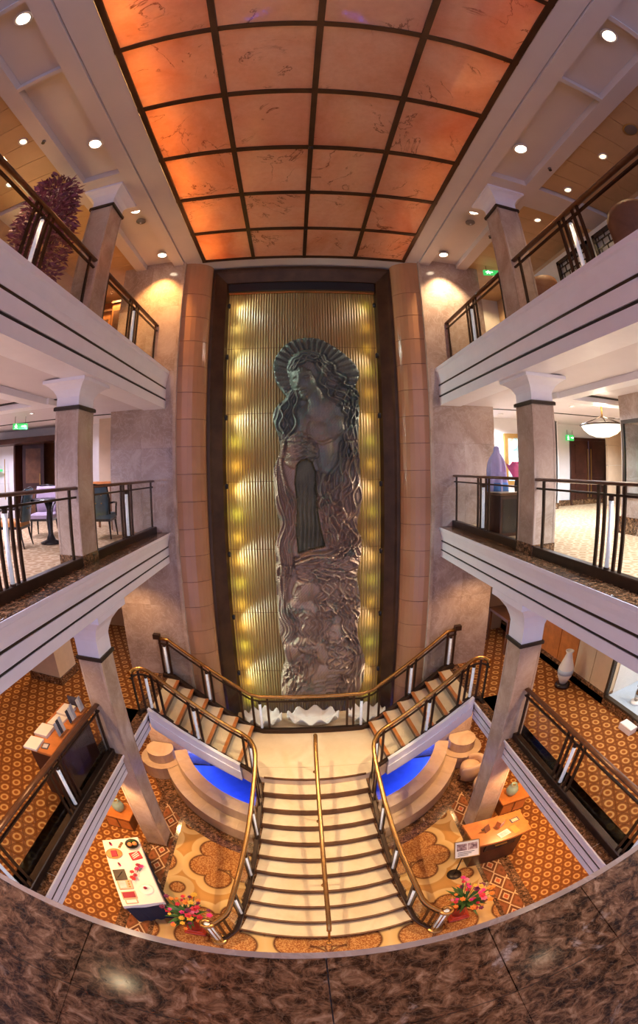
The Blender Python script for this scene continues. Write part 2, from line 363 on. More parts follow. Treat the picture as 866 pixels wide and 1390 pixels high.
# the deck we stand on: marble slabs with a pale nosing
lg = prop(wthing('marble_ledge', 'dark brown marble ledge with pale nosing in the foreground', None, (0, .2, L2)), kind='structure')
xs = [-2.5, -1.9, -1.30, -.72, -.13, .27, .56, 1.2, 1.85, 2.5]
for a, b in zip(xs, xs[1:]):
    MB().box(a+.0016, b-.0016, .032, .328, L2-.03, L2).build('slab', 'dark_marble', lg)
    MB().box(a+.0008, b-.0008, -1.2, .030, L2-.03, L2-.002).build('slab', 'dark_marble', lg)
MB().sweep([(-2.5, .33, L2), (2.5, .33, L2)], [(-.001, -.03), (.02, -.028), (.026, -.015), (.02, .001), (-.001, .003)][::1]).build('nosing', 'cream_marble', lg)
MB().box(-2.5, 2.5, -3, .32, L2-.5, L2-.031).build('slab_base', 'white_paint', lg)
struct('floor', MB().box(-2.5, 2.5, -6, -1.2, L2-.5, L2), 'carpet_light', 'carpeted landing behind the foreground ledge')

# ================================================================== ceiling
cl = struct('ceiling', MB().box(-2.02, 2.10, -3, 7.12, HC+.55, HC+.6), 'ceiling_white', 'main atrium ceiling with a grid of backlit amber stone panels')
CX = .04; PW = 2.0; YF, DP = 7.09, 1.071
me_cache = {}
for i in range(9):
    for j in range(4):
        w4 = 2*PW/4
        x0 = CX - PW + j*w4 + .03; y1 = YF - i*DP - .03; y0 = y1 - DP + .06
        if 'al' not in me_cache: me_cache['al'] = MB().box(-w4/2+.028, w4/2-.028, -DP/2+.028, DP/2-.028, 0, .015).mesh('stone_panel')
        part('stone_panel', me_cache['al'], 'alabaster', cl, (x0 + w4/2 - .03, (y0+y1)/2, HC+.012))
for i in range(10):
    y = YF - i*DP; MB().box(CX-PW-.04, CX+PW+.04, y-.033, y+.033, HC-.012, HC+.03).build('grid_bar', 'bronze', cl)
for j in range(5):
    x = CX - PW + j; MB().box(x-.033, x+.033, -2.6, YF+.03, HC-.016, HC+.028).build('grid_bar', 'bronze', cl)
for (x, i) in ((0, 1), (0, 3), (1, 2)):
    MB().lathe([(.0, -.02), (.025, -.018), (.035, 0)], (CX + x, YF-i*DP, HC-.016), 10).build('sprinkler_rose', 'trim_bronze', cl)
MB().box(-2.40, 2.48, 7.125, 8.05, HC-.004, HC+.6).build('end_beam', 'ceiling_white', cl)
# plenum above the panels: white box with the tube lamps that light the stone from behind
MB().box(CX-PW-.06, CX-PW-.04, -3, 7.12, HC+.03, HC+.58).build('plenum_side', 'ceiling_white', cl)
MB().box(CX+PW+.04, CX+PW+.06, -3, 7.12, HC+.03, HC+.58).build('plenum_side', 'ceiling_white', cl)
MB().box(CX-PW-.06, CX+PW+.06, YF+.034, YF+.05, HC+.03, HC+.58).build('plenum_side', 'ceiling_white', cl)
for i in range(9):
    y = YF - (i+.5)*DP
    area(cl, (CX-PW+.14, y, HC+.30), (1, .52, .14), 15, .12, .9, (0, math.radians(-25), 0))
    area(cl, (CX+PW-.2, y, HC+.42), (1, .55, .25), 5, .12, .9, (0, math.radians(20), 0))
    area(cl, (CX-.3, y, HC+.5), (1, .78, .62), 3.5, 2.2, .7)
for s in (-1, 1):
    sd = SIDE[s]; c0 = CX if s > 0 else -CX
    B = lambda a, b, y0, y1, z0, z1, n, m, p: MB().box(s*a, s*b, y0, y1, z0, z1).build(n, m, p)
    b = struct('ceiling', MB().box(s*(2.045+c0*1), s*2.36, -3, 7.12, HC-.002, HC+.3), 'ceiling_white', 'pale beam beside the amber panels, %s side' % sd)
    B(2.372, 2.60, -3, 7.12, HC-.03, HC+.3, 'beam_band', 'ceiling_white', b)
    B(2.36, 2.373, -3, 7.12, HC+.02, HC+.3, 'shadow_groove', 'trim_bronze', b)
    B(3.22, 3.45, -3, 7.3, HC-.02, HC+.3, 'beam_band', 'ceiling_white', b)
    B(2.596, 2.612, -3, 7.1, HC-.01, HC+.10, 'cove_strip', 'white_paint', b)
    ys = [-3, .33, .40, 1.65, 1.71, 3.92, 5.0 if 0 else 4.02, 4.95, 5.02, 7.12]
    for y0, y1 in ((-2.98, .33), (.40, 1.65), (1.71, 3.93), (4.98, 7.1)):
        B(2.615, 3.215, y0+.004, y1-.004, HC+.09, HC+.12, 'coffer_panel', 'ceiling_white', b)
    for y0, y1 in ((.33, .40), (1.65, 1.71)): B(2.6, 3.22, y0, y1, HC-.02, HC+.3, 'cross_bar', 'ceiling_white', b)
    B(2.6, 3.22, 3.93, 4.98, HC-.02, HC+.3, 'cross_bar', 'ceiling_white', b)
    # tan plank ceiling over the balcony
    t = struct('ceiling', MB().box(s*3.45, s*11, -3, 11, HC+.09, HC+.3), 'ceiling_white', 'upper balcony ceiling of tan planks, %s side' % sd)
    y = -.9
    while y < 3.85:
        B(3.452, 6.6, y+.004, y+.396, HC+.06, HC+.085, 'plank', 'tan_ceiling', t); y += .40
    B(3.45, 8, 3.92, 4.45, HC-.02, HC+.09, 'cross_bar', 'ceiling_white', t)
    y = 4.47
    while y < 8.6:
        B(3.452, 6.6, y+.004, y+.396, HC+.06, HC+.085, 'plank', 'tan_ceiling', t); y += .40
    B(6.6, 6.9, -3, 11, HC-.02, HC+.09, 'cross_bar', 'ceiling_white', t)

# ================================================================== back wall
wb = struct('wall_back', MB().box(-1.85, 1.85, 7.95, 8.05, L0, HC+.1), 'black', 'back wall of the tall sculpture niche')
TY, TZ = 7.46, -5.6
for s in (-1, 1):
    sd = SIDE[s]
    # curved tile wall beside the frame
    cw = prop(wthing('wall_curved', 'concave wall of stacked tan tiles beside the bronze frame, %s side' % sd, None, (s*2.1, 7.3, 0)), kind='structure')
    arc = [(s*(2.33 - .51*math.sin(t*PI/2)), 7.10 + .36*(1-math.cos(t*PI/2))) for t in [k/8 for k in range(9)]]
    def shell(z0, z1, inset):
        m = MB(); n = len(arc); fr = []; bk = []
        for (x, y) in arc: fr.append((x, y+inset)); bk.append((x, y+.10))
        poly = fr + bk[::-1]
        if s > 0: poly = poly[::-1]
        m.prism(poly, z0, z1); return m
    z = 3.48 + .505
    zs = [HC+.02] + [z - .505*k for k in range(1, 22)]
    zs = [q for q in zs if q > L0 + .2] + [L0]
    for a, b_ in zip(zs, zs[1:]):
        o = shell(b_+.005, a-.005, 0).build('wall_tile', 'curved_tile', cw)
    shell(L0, HC+.02, .012).build('grout_core', 'brown_wood', cw)
    MB().box(s*2.33, s*2.385, 7.03, 7.2, L0, HC+.02).build('corner_trim', 'cream_marble', cw)
    # marble flank walls, one per storey, in slabs
    for z0, z1, nm in ((L1, L2-.002, 'lower'), (L2, L3-.002, 'middle'), (L3, HC+.3, 'upper')):
        mw = prop(wthing('wall_flank', 'polished veined marble flank wall at %s level, %s side' % (nm, sd), None, (s*3, 7.15, z0)), kind='structure')
        zm = z0 + (z1-z0)*.52
        for xa, xb in ((2.387, 3.05), (3.052, 3.72)):
            for a, b_ in ((z0, zm-.001), (zm+.001, z1)):
                MB().box(s*xa, s*xb, 7.10, 7.30, a, b_).build('marble_slab', 'wall_marble', mw)
        MB().box(s*3.72, s*3.72+s*.001, 7.11, 7.29, z0, z1).build('slab_end', 'wall_marble', mw)
    struct('wall_flank', MB().box(s*2.387, s*3.72, 7.11, 7.3, L0, L1), 'wall_marble', 'marble wall below the lower gallery, %s side' % sd)
# bronze frame of the niche
fw = wthing('niche_frame', 'tall dark bronze frame around the sculpture niche', 'frame', (0, 7.45, L0))
for s in (-1, 1):
    pl = [(1.815, 7.42), (1.815, 7.7), (1.49, 7.7), (1.49, 7.64), (1.535, 7.55), (1.72, 7.45), (1.76, 7.42)]
    pl = [(s*x, y) for x, y in pl]
    if s < 0: pl = pl[::-1]
    MB().prism(pl, L0, HC-.045).build('jamb', 'bronze', fw)
pr = [(7.42, 4.155), (7.42, 4.09), (7.45, 4.05), (7.55, 3.86), (7.64, 3.82), (7.7, 3.82), (7.7, 4.155)]
MB().loft([[(-1.76, y, z) for y, z in pr], [(1.76, y, z) for y, z in pr]]).build('head', 'bronze', fw)
MB().box(-1.5, 1.5, 7.56, 7.9, 3.66, 3.84).build('painted_gap_shade', 'black', fw)  # black box paints the shade of the gap under the frame head
for s in (-1, 1):
    for i, z in enumerate((3.3, 2.2, 1.0, -.3, -1.6, -2.9, -4.2)):
        MB().lathe([(.03, -.05), (.035, .03), (.02, .05)], (s*1.46, 7.50, z), 10).build('added_accent_lamp', 'black', fw)  # unseen lamps added in the jambs, grazing the relief to sharpen its ridges
        spot(fw, (s*1.43, 7.47, z), (.80, 1, .88) if s < 0 else (1, .86, .70), 38 if s < 0 else 18, 120, .8, .03, (s*.15 + .25, 7.56, z - .5))
# ribbed glass panels
def ribbed():
    g = G('ribbed_glass'); v = g.co((1, 1, 1)); n = g.noise(g.co((60, 60, .3)), 1, 3); n2 = g.noise(v, .8, 3)
    c = g.ramp(n, [(.25, (.30, .165, .06)), (.5, (.50, .29, .11)), (.75, (.60, .42, .20))]); c = g.mix(g.ramp(n2, [(.35, (0, 0, 0)), (.7, (.4, .4, .4))]), c, (.46, .46, .20))
    d = g.N('ShaderNodeBsdfDiffuse'); t = g.N('ShaderNodeBsdfTranslucent'); gl = g.N('ShaderNodeBsdfGlossy'); gl.inputs['Roughness'].default_value = .45
    g.L(c, d.inputs[0]); g.L(c, t.inputs[0]); m1 = g.N('ShaderNodeMixShader'); m1.inputs[0].default_value = .5; g.L(d.outputs[0], m1.inputs[1]); g.L(t.outputs[0], m1.inputs[2])
    fr = g.N('ShaderNodeFresnel'); fr.inputs[0].default_value = 1.5; m2 = g.N('ShaderNodeMixShader'); g.L(fr.outputs[0], m2.inputs[0]); g.L(m1.outputs[0], m2.inputs[1]); g.L(gl.outputs[0], m2.inputs[2]); g.L(m2.outputs[0], g.o.inputs[0])
ribbed()
rg = prop(wthing('ribbed_glass_wall', 'backlit wall of vertical ribbed glass panels behind the sculpture', 'glass wall', (0, 7.66, L0)))
zr = [3.72, 2.40, 1.08, -.225, -1.535, -2.85, -4.22, -5.6]
xr = [-1.49, -1.02, -.49, .04, .57, 1.10, 1.49]
for a, b in zip(xr, xr[1:]):
    n = max(1, round((b-a)/.053)); prof = []
    for k in range(n):
        for q in range(5):
            t = (k + q/5)/n; prof.append((a+.003 + (b-a-.006)*t, 7.66 - .018*math.sin(PI*q/5)))
    prof.append((b-.003, 7.66))
    for zt, zb in zip(zr, zr[1:]):
        m = MB(); vs = [(x, y, zb+.005) for x, y in prof] + [(x, y, zt-.005) for x, y in prof]; N = len(prof)
        m.add(vs, [(i, i+1, i+1+N, i+N) for i in range(N-1)]); m.build('ribbed_panel', 'ribbed_glass', rg)
MB().box(-1.49, 1.49, 7.60, 7.63, 3.60, 3.66).build('top_rail', 'brass', rg)
for s in (-1, 1):
    for k in range(19):
        z = 3.3 - .46*k; gcol = (1, .80, .16) if k % 3 else (.80, .95, .18)
        if s < 0 and k < 6: gcol = (.95, .92, .50)
        point(rg, (s*1.30, 7.755, z), gcol, (1.7 if s < 0 else .75), .06)
MB().box(-1.8, 1.8, 7.9, 7.93, -6.0, 3.7).build('light_box', 'brown_wood', rg)

# ================================================================== columns
def column(s, z0, trim, top, label, plinth=None):
    x0, x1, y0, y1 = 2.78, 3.135, 4.28, 4.67
    c = wthing('column', label, 'column', (s*(x0+x1)/2, (y0+y1)/2, z0), 'marble columns of the atrium')
    MB().bbox(s*x0, s*x1, y0, y1, z0, trim, .002).build('shaft', 'cream_marble', c)
    for cx, cy in ((x0, y0), (x0, y1), (x1, y0)):
        dx = -1 if cx == x0 else 1; dy = -1 if cy == y0 else 1
        MB().box(s*(cx+dx*.006), s*(cx-dx*.026), cy+dy*.006, cy-dy*.026, z0, trim).build('corner_bead', 'cream_marble', c)
    MB().bbox(s*(x0-.035), s*(x1+.035), y0-.035, y1+.035, trim, trim+.05, .012).build('trim_band', 'trim_bronze', c)
    h = top - trim - .05; rings = []
    for t, e in ((0, 0), (.35, 0), (.45, .012), (.62, .045), (.78, .105), (.86, .15), (.87, .165), (1, .165)):
        z = trim + .05 + h*t; e *= min(1.4, max(.8, h/.34)); rings.append([(s*(x0-e), y0-e, z), (s*(x1+e), y0-e, z), (s*(x1+e), y1+e, z), (s*(x0-e), y1+e, z)])
    if s < 0: rings = [r[::-1] for r in rings]
    MB().loft(rings).build('capital', 'white_paint', c)
    if plinth: MB().bbox(s*(x0-.014), s*(x1+.014), y0-.014, y1+.014, z0, z0+plinth, .005).build('plinth', 'dark_marble', c)
    return c
for s in (-1, 1):
    sd = SIDE[s]
    column(s, L0, -2.43, L2-.575, 'tall square marble column rising from the ground floor, %s of the stairs' % sd, .06)
    column(s, L2, .785, L3-.722, 'square marble column on dark plinth on the %s middle balcony' % sd, .13)
    column(s, L3, 3.83, HC-.022, 'square marble column reaching the ceiling on the %s upper balcony' % sd, .1)

# ================================================================== railings
def railing(label, path, h, posts, rods, hand='rail_wood', hr=.032, curb=(.05, .11), panes=True, sub=.11, flat=True, pane_w=.42, name='railing', ext=(0, 0)):
    P = [Vector(p) for p in path]; S_ = [0]
    for a, b in zip(P, P[1:]): S_.append(S_[-1] + (b-a).length)
    tot = S_[-1]
    def at(s):
        s = max(0, min(tot, s))
        for i in range(len(P)-1):
            if s <= S_[i+1] + 1e-9:
                L = S_[i+1]-S_[i]; t = (s-S_[i])/L if L > 1e-9 else 0; return P[i].lerp(P[i+1], t), (P[i+1]-P[i])
        return P[-1], P[-1]-P[-2]
    t = wthing(name, label, 'railing', tuple(P[len(P)//2]), 'bronze and glass railings')
    up = lambda d: [p + Vector((0, 0, d)) for p in P]
    hp = [(.045*math.cos(a), .022*math.sin(a)+0) for a in [2*PI*k/10 for k in range(10)]] if flat else [(hr*math.cos(a), hr*math.sin(a)) for a in [2*PI*k/10 for k in range(10)]]
    MB().sweep(up(h), hp, True).build('handrail', hand, t)
    MB().sweep(up(h-sub), [(.016, -.012), (.016, .012), (-.016, .012), (-.016, -.012)]).build('sub_rail', 'rail_bronze', t)
    if curb: MB().sweep(P, [(curb[0], 0), (curb[0], curb[1]-.01), (curb[0]-.01, curb[1]), (-curb[0]+.01, curb[1]), (-curb[0], curb[1]-.01), (-curb[0], 0)]).build('curb', 'rail_bronze', t)
    ch = curb[1] if curb else .02
    for s in posts:
        p, d = at(s); a = math.atan2(d.y, d.x)
        MB().box(p.x-.022, p.x+.022, p.y-.011, p.y+.011, p.z+ch-.03, p.z+h-.01, a, (p.x, p.y)).build('post', 'rail_bronze', t)
    for s in rods:
        p, d = at(s)
        r = MB().lathe([(.027, ch-.02), (.027, h-sub-.05)], (p.x, p.y, p.z), 10).build('light_rod', 'frosted_rod', t)
        MB().lathe([(.031, h-sub-.055), (.031, h-sub-.01)], (p.x, p.y, p.z), 10).build('rod_cap', 'rail_bronze', r)
        MB().lathe([(.034, ch-.005), (.034, ch+.02)], (p.x, p.y, p.z), 10).build('rod_cap', 'rail_bronze', r)
    if panes:
        bs = sorted(posts)
        for a, b in zip(bs, bs[1:]):
            if b-a < .24: continue
            n = max(1, math.ceil((b-a-.06)/pane_w)); w_ = (b-a)/n
            for k in range(n):
                s0, s1 = a + w_*k + (.024 if k == 0 else .006), a + w_*(k+1) - (.024 if k == n-1 else .006)
                q = [at(s0)[0]] + [P[i] for i in range(len(P)) if s0+.02 < S_[i] < s1-.02] + [at(s1)[0]]
                MB().sweep(q, [(.004, ch-.01), (.004, h-sub-.02), (-.004, h-sub-.02), (-.004, ch-.01)]).build('glass_pane', 'pane', t)
    return t
def side_rail(s, x, z, y0, y1, label, posts, rods, h=.95):
    return railing(label, [(s*x, y0, z), (s*x, y1, z)], h, [p - y0 for p in posts], [p - y0 for p in rods])
cl_ = lambda c: [c-.2, c-.1, c+.1, c+.2]
for s in (-1, 1):
    sd = SIDE[s]
    for z, nm in ((L2, 'middle'), (L3, 'upper')):
        side_rail(s, 2.82, z+.004, -.55, 4.27, 'bronze and glass railing of the %s balcony on the near side of the %s column' % (nm, sd), [-.4] + cl_(1.0) + cl_(2.87) + [4.12], [1.0, 2.87])
        side_rail(s, 2.82, z+.004, 4.69, 7.09, 'bronze and glass railing of the %s balcony between the %s column and flank wall' % (nm, sd), [4.75] + cl_(5.86) + [7.0], [5.86])
    side_rail(s, 3.03, L1, -.55, 4.27, 'bronze and glass railing of the lower gallery beside the %s column' % sd, [-.4] + cl_(1.12) + cl_(2.87) + [4.2], [1.12, 2.87])

# ================================================================== grand staircase
st = wthing('staircase', 'flared cream marble staircase with brown risers in the middle of the atrium', 'staircase', (0, 3.6, L0))
NS = 11; RISE = (LAND - L0)/NS; RUN = .276
def step_edge(k):        # nosing of tread k (0 = landing edge, 10 = lowest)
    y = 5.05 - RUN*k; t = k/10; hw = .86 + .03*t + .37*t**2.2; bow = .07 + .07*t
    return y, hw, bow
def nose(k, dy=0, n=10, extra=0):
    y, hw, bow = step_edge(k); hw += extra
    return [(hw*(-1+2*i/n), y + dy + bow*((-1+2*i/n)**2)) for i in range(n+1)]
for k in range(1, 11):
    z = LAND - RISE*k
    fr = nose(k); bk = nose(k-1, .03)
    MB().prism(fr + bk[::-1], z-.03, z).build('tread', 'stair_stone', st)
for k in range(0, 11):
    z = LAND - RISE*k
    fr = nose(k, .022); bk = nose(k, .06)
    MB().prism(fr + bk[::-1], z-RISE, z-.031).build('riser', 'nosing', st)
    fr = nose(k, -.006); bk = nose(k, .022)
    MB().prism(fr + bk[::-1], z-.032, z+.003).build('nosing_strip', 'nosing', st)
for k in range(1, 11):      # mass under the steps
    z = LAND - RISE*k; fr = nose(k, .06); bk = nose(k-1, .058)
    MB().prism(fr + bk[::-1], L0, z-.031).build('step_core', 'bench_stone', st)
for s in (-1, 1):           # dark marble margins that step down with the treads
    for k in range(1, 11):
        y1, h1, b1 = step_edge(k); y0, h0, b0 = step_edge(k-1); z = LAND-RISE*k
        q = [(s*h1, y1+b1), (s*(h1+.13), y1+b1+.02), (s*(h0+.13), y0+b0+.02), (s*h0, y0+b0)]
        if s < 0: q = q[::-1]
        MB().prism(q, L0, z+.004).build('margin_block', 'dark_marble', st)
# landing
ld = [nose(0)[i] for i in range(11)]
MB().prism([(-1.0, 5.16)] + [(x, y+.0) for x, y in ld][0:1] + ld[1:10] + ld[10:] + [(1.0, 5.16), (1.28, 5.38), (1.18, 6.56), (-1.18, 6.56), (-1.28, 5.38)], LAND-.3, LAND-.012).build('landing_base', 'bench_stone', st)
for xa, xb, xc_, xd in ((-1.26, -.003, -.003, -1.16), (.003, 1.26, 1.16, .003)):
    y0 = 5.40
    MB().prism([(xa, y0+.004), (xb, y0+.004), (xc_, 6.5), (xd, 6.5)], LAND-.011, LAND).build('landing_slab', 'stair_stone', st)
half = [p for p in nose(0, .0) if p[0] <= .001]
MB().prism(half[:-1] + [(-.003, half[-1][1]), (-.003, y0-.002), (-1.26, y0-.002), (-1.0, 5.18)], LAND-.011, LAND).build('landing_slab', 'stair_stone', st)
half = [p for p in nose(0, .0) if p[0] >= -.001]
MB().prism([(.003, half[0][1])] + half[1:] + [(1.0, 5.18), (1.26, y0-.002), (.003, y0-.002)], LAND-.011, LAND).build('landing_slab', 'stair_stone', st)
MB().prism([(-.8, 5.7), (.8, 5.7), (.8, 6.5), (-.8, 6.5)], L0, LAND-.3).build('landing_pier', 'bench_stone', st)
# side flights up to the lower gallery
def side_flight(s):
    t = wthing('side_stairs', 'short flight of cream steps climbing from the landing to the %s gallery' % SIDE[s], 'staircase', (s*2, 6, LAND), 'side flights of the staircase')
    A0, B0 = Vector((1.27, 5.40)), Vector((1.12, 6.52)); A1, B1 = Vector((2.84, 5.66)), Vector((2.90, 6.98)); n = 6; rise = (L1-LAND)/n
    for k in range(n):
        a0, b0 = A0.lerp(A1, k/n), B0.lerp(B1, k/n); a1, b1 = A0.lerp(A1, (k+1)/n), B0.lerp(B1, (k+1)/n); z = LAND + rise*(k+1)
        def q(a, b, c, d): 
            r = [(s*v.x, v.y) for v in (a, b, c, d)]; return r if s > 0 else r[::-1]
        MB().prism(q(a0, a1 + Vector((.02, 0)), b1 + Vector((.02, 0)), b0), z-.03, z).build('tread', 'stair_stone', t)
        e = Vector((-.008, 0)); MB().prism(q(a0+e, a0+Vector((.05, 0)), b0+Vector((.05, 0)), b0+e), z-.034, z+.003).build('nosing_strip', 'orange_wood', t)
        MB().prism(q(a0+Vector((.02, 0)), a0+Vector((.05, 0)), b0+Vector((.05, 0)), b0+Vector((.02, 0))), z-rise, z-.031).build('riser', 'nosing', t)
    # soffit and white stringers
    def pan(P0, P1, off, z0, z1, dz, nm, mt):
        d = (P1-P0).normalized(); nrm = Vector((d.y, -d.x))*off
        r0 = [(s*P0.x, P0.y, z0+.06), (s*(P0+nrm).x, (P0+nrm).y, z0+.06), (s*(P0+nrm).x, (P0+nrm).y, z0-dz), (s*P0.x, P0.y, z0-dz)]
        r1 = [(s*P1.x, P1.y, z1+.06), (s*(P1+nrm).x, (P1+nrm).y, z1+.06), (s*(P1+nrm).x, (P1+nrm).y, z1-dz), (s*P1.x, P1.y, z1-dz)]
        return MB().loft([r0, r1] if s > 0 else [r0[::-1], r1[::-1]]).build(nm, mt, t)
    pan(A0-Vector((.0, .02)), A1-Vector((0, .02)), .07, LAND+.05, L1+.02, .36, 'stringer', 'white_paint')
    pan(A0-Vector((.0, .09)), A1-Vector((0, .09)), .02, LAND-.12, L1-.15, .13, 'stringer_moulding', 'white_paint')
    pan(B0+Vector((0, .07)), B1+Vector((0, .07)), .07, LAND+.05, L1+.02, .36, 'stringer', 'nosing')
    a0, b0, a1, b1 = A0, B0, A1, B1
    r0 = [(s*a0.x, a0.y, LAND-.12), (s*b0.x, b0.y, LAND-.12), (s*b0.x, b0.y, LAND-.2), (s*a0.x, a0.y, LAND-.2)]; r1 = [(s*a1.x, a1.y, L1-.2), (s*b1.x, b1.y, L1-.2), (s*b1.x, b1.y, L1-.28), (s*a1.x, a1.y, L1-.28)]
    MB().loft([r0, r1] if s < 0 else [r0[::-1], r1[::-1]]).build('soffit_panel', 'white_paint', t)
    return t
for s in (-1, 1): side_flight(s)
for s in (-1, 1):
    struct('floor', MB().prism([(2.84, 5.64), (3.1, 5.64), (3.1, 7.1), (2.86, 7.1)] if s > 0 else [(-3.1, 5.64), (-2.84, 5.64), (-2.86, 7.1), (-3.1, 7.1)], L1-.3, L1+.003), 'dark_marble', 'dark marble threshold at the head of the %s side stairs' % SIDE[s])
# stair rails
back = [(-2.95, 6.98, L1), (-2.72, 6.95, L1-.02), (-1.15, 6.58, LAND+.02), (-.95, 6.52, LAND), (.98, 6.52, LAND), (1.18, 6.58, LAND+.02), (2.72, 6.95, L1-.02), (2.95, 6.98, L1)]
bl = [0.03, .12, .22, 1.0, 1.14, 1.28, 1.42, 2.02, 2.16, 2.3]
tb = sum((Vector(b)-Vector(a)).length for a, b in zip(back, back[1:]))
rb = railing('bronze handrail and glass railing across the back of the stair landing', back, .90, [.03, .2, 1.02, 1.22, 1.9, 2.15, 2.45, 4.0-.05] + [tb-q for q in (.03, .2, 1.02, 1.22, 1.9, 2.15, 2.45)], [.12, 1.12, 2.3, tb-2.3, tb-1.12, tb-.12], 'brass', .036, (.05, .10), flat=False, pane_w=.5)
for s in (-1, 1):       # bronze scroll blocks on the end posts
    MB().box(s*2.90, s*3.04, 6.93, 7.03, L1+.88, L1+.98).build('end_block', 'rail_bronze', rb)
def front_path(s):
    pts = [(2.98, 5.45, L1), (2.93, 5.62, L1), (2.72, 5.66, L1-.03), (2.3, 5.58, L1-.29), (1.8, 5.49, LAND+.36), (1.4, 5.42, LAND+.1), (1.12, 5.30, LAND), (.97, 5.10, LAND-.02)]
    for k in (1, 3, 5, 7, 9): y, hw, b = step_edge(k); pts.append((hw+.045, y+b, LAND-RISE*k+.03))
    y, hw, b = step_edge(10); pts += [(hw+.05, y+b, L0+RISE), (1.44, 2.27, L0+.06), (1.52, 2.20, L0+.02)]
    return catmull([(s*x, y, z) for x, y, z in pts], 6)
for s in (-1, 1):
    p = front_path(s); S_ = [0]
    for a, b in zip(p, p[1:]): S_.append(S_[-1] + (b-a).length)
    T = S_[-1]
    posts = [.06, .22, .46, .60, 1.22, 1.40, 2.28, 2.42, 2.56, 2.70, 3.0, 3.15] + [T-q for q in (2.35, 2.2, 1.55, 1.4, .75, .6, .2, .08)]
    rr = railing('curved brass handrail and glass railing sweeping down the %s side of the stairs' % SIDE[s], p, .88, posts, [.34, 1.31, 2.49, T-2.27, T-1.47, T-.67], 'brass', .036, (.035, .06), flat=False, pane_w=.55)
    # scroll at the foot
    c = Vector((s*1.60, 2.20, L0)); e = p[-1] + Vector((0, 0, .88)); sc = [e]
    for k in range(1, 17):
        a = (PI + k*PI*1.75/16) if s > 0 else (-k*PI*1.75/16); r = .095 - .0025*k; sc.append(Vector((c.x + r*math.cos(a), c.y + r*math.sin(a), e.z - .002*k)))
    MB().tube(sc, .033, 10).build('scroll', 'brass', rr)
    for k in range(5):
        a = 2*PI*k/5 + .3; MB().tube([(c.x+.075*math.cos(a), c.y+.075*math.sin(a), L0+.05), (c.x+.075*math.cos(a), c.y+.075*math.sin(a), L0+.86)], .011, 6).build('baluster', 'brass', rr)
    MB().lathe([(.045, L0+.04), (.045, L0+.84)], (c.x, c.y, 0), 12).build('light_rod', 'frosted_rod', rr)
    MB().lathe([(.15, L0), (.15, L0+.03), (.125, L0+.05), (.10, L0+.055)], (c.x, c.y, 0), 18).build('foot', 'brass', rr)
# centre handrail
ct = wthing('center_handrail', 'single brass handrail on posts down the middle of the staircase', 'railing', (0, 3.6, L0))
pp = [(.03, 5.33, LAND+.85), (.03, 5.25, LAND+.86), (.02, 5.05, LAND+.80)] + [(.015, step_edge(k)[0], LAND-RISE*k+.85) for k in (2, 4, 6, 8, 10)] + [(.01, 2.16, L0+.86)]
MB().tube(catmull(pp, 4), .034, 10).build('handrail', 'brass', ct)
for y, z in ((5.25, LAND), (4.36, LAND-3*RISE), (3.25, LAND-7*RISE), (2.20, L0)):
    zt = L0 + .84 if y < 2.3 else (LAND-.0 + .80 - max(0, (5.05-y))/RUN*RISE if y < 5.2 else LAND+.83)
    MB().tube([(.015, y, z), (.015, y, zt)], .018, 8).build('post', 'brass', ct)
    MB().lathe([(.045, 0), (.045, .012), (.03, .02)], (.015, y, z), 10).build('post_foot', 'brass', ct)

# ================================================================== pool
pool = wthing('fountain_basin', 'round stone fountain basin with stepped bench rim and blue lit water', 'fountain', (0, 8, L0))
for s in (-1, 1):
    def lobe(r, n=12):         # quarter ring from the flank wall to the stair side
        b0 = PI + .37; b1 = 1.5*PI - math.asin(1.04/r); q = [b0 + (b1-b0)*k/n for k in range(n+1)]
        return [(-s*r*math.cos(a), 8 + r*math.sin(a)) for a in q]
    def seg(r0, r1, z0, z1, nm, n=7):
        o, i_ = lobe(r1, n*3), lobe(r0, n*3)
        for k in range(n):
            q = [(x, y) for x, y in o[k*3:k*3+4]] + [(x, y) for x, y in i_[k*3:k*3+4]][::-1]
            cx, cy = sum(p[0] for p in q)/len(q), sum(p[1] for p in q)/len(q); q = [(cx+(x-cx)*.996, cy+(y-cy)*.996) for x, y in q]
            MB().prism(q if s > 0 else q[::-1], z0, z1).build(nm, 'bench_stone', pool)
    seg(3.28, 3.55, L0, -6.40, 'bench_block'); seg(2.98, 3.28, L0, -6.10, 'rim_block')
    w_ = lobe(2.975) + [(s*1.04, 7.06)]; w_ = w_ if s < 0 else w_[::-1]
    MB().prism(w_[::-1], L0+.01, L0+.12).build('basin_floor', 'pool_tile', pool); MB().prism(w_[::-1], -6.233, -6.23).build('water', 'water', pool, 'blue lit water')
    for x, y in lobe(2.90, 8)[:-1]: point(pool, (x, y, -6.36), (.20, .30, 1), 3.0, .03)
for s in (-1, 1):       # small lobed bench beside the basin
    for r0, z1, nm in ((.50, -6.38, 'lobe_seat'), (.32, -6.12, 'lobe_back')):
        MB().prism([(x, min(y, 7.085)) for x, y in circ(s*3.42, 6.86, r0, 0, 2*PI, 24)[:-1]], L0, z1).build(nm, 'bench_stone', pool)

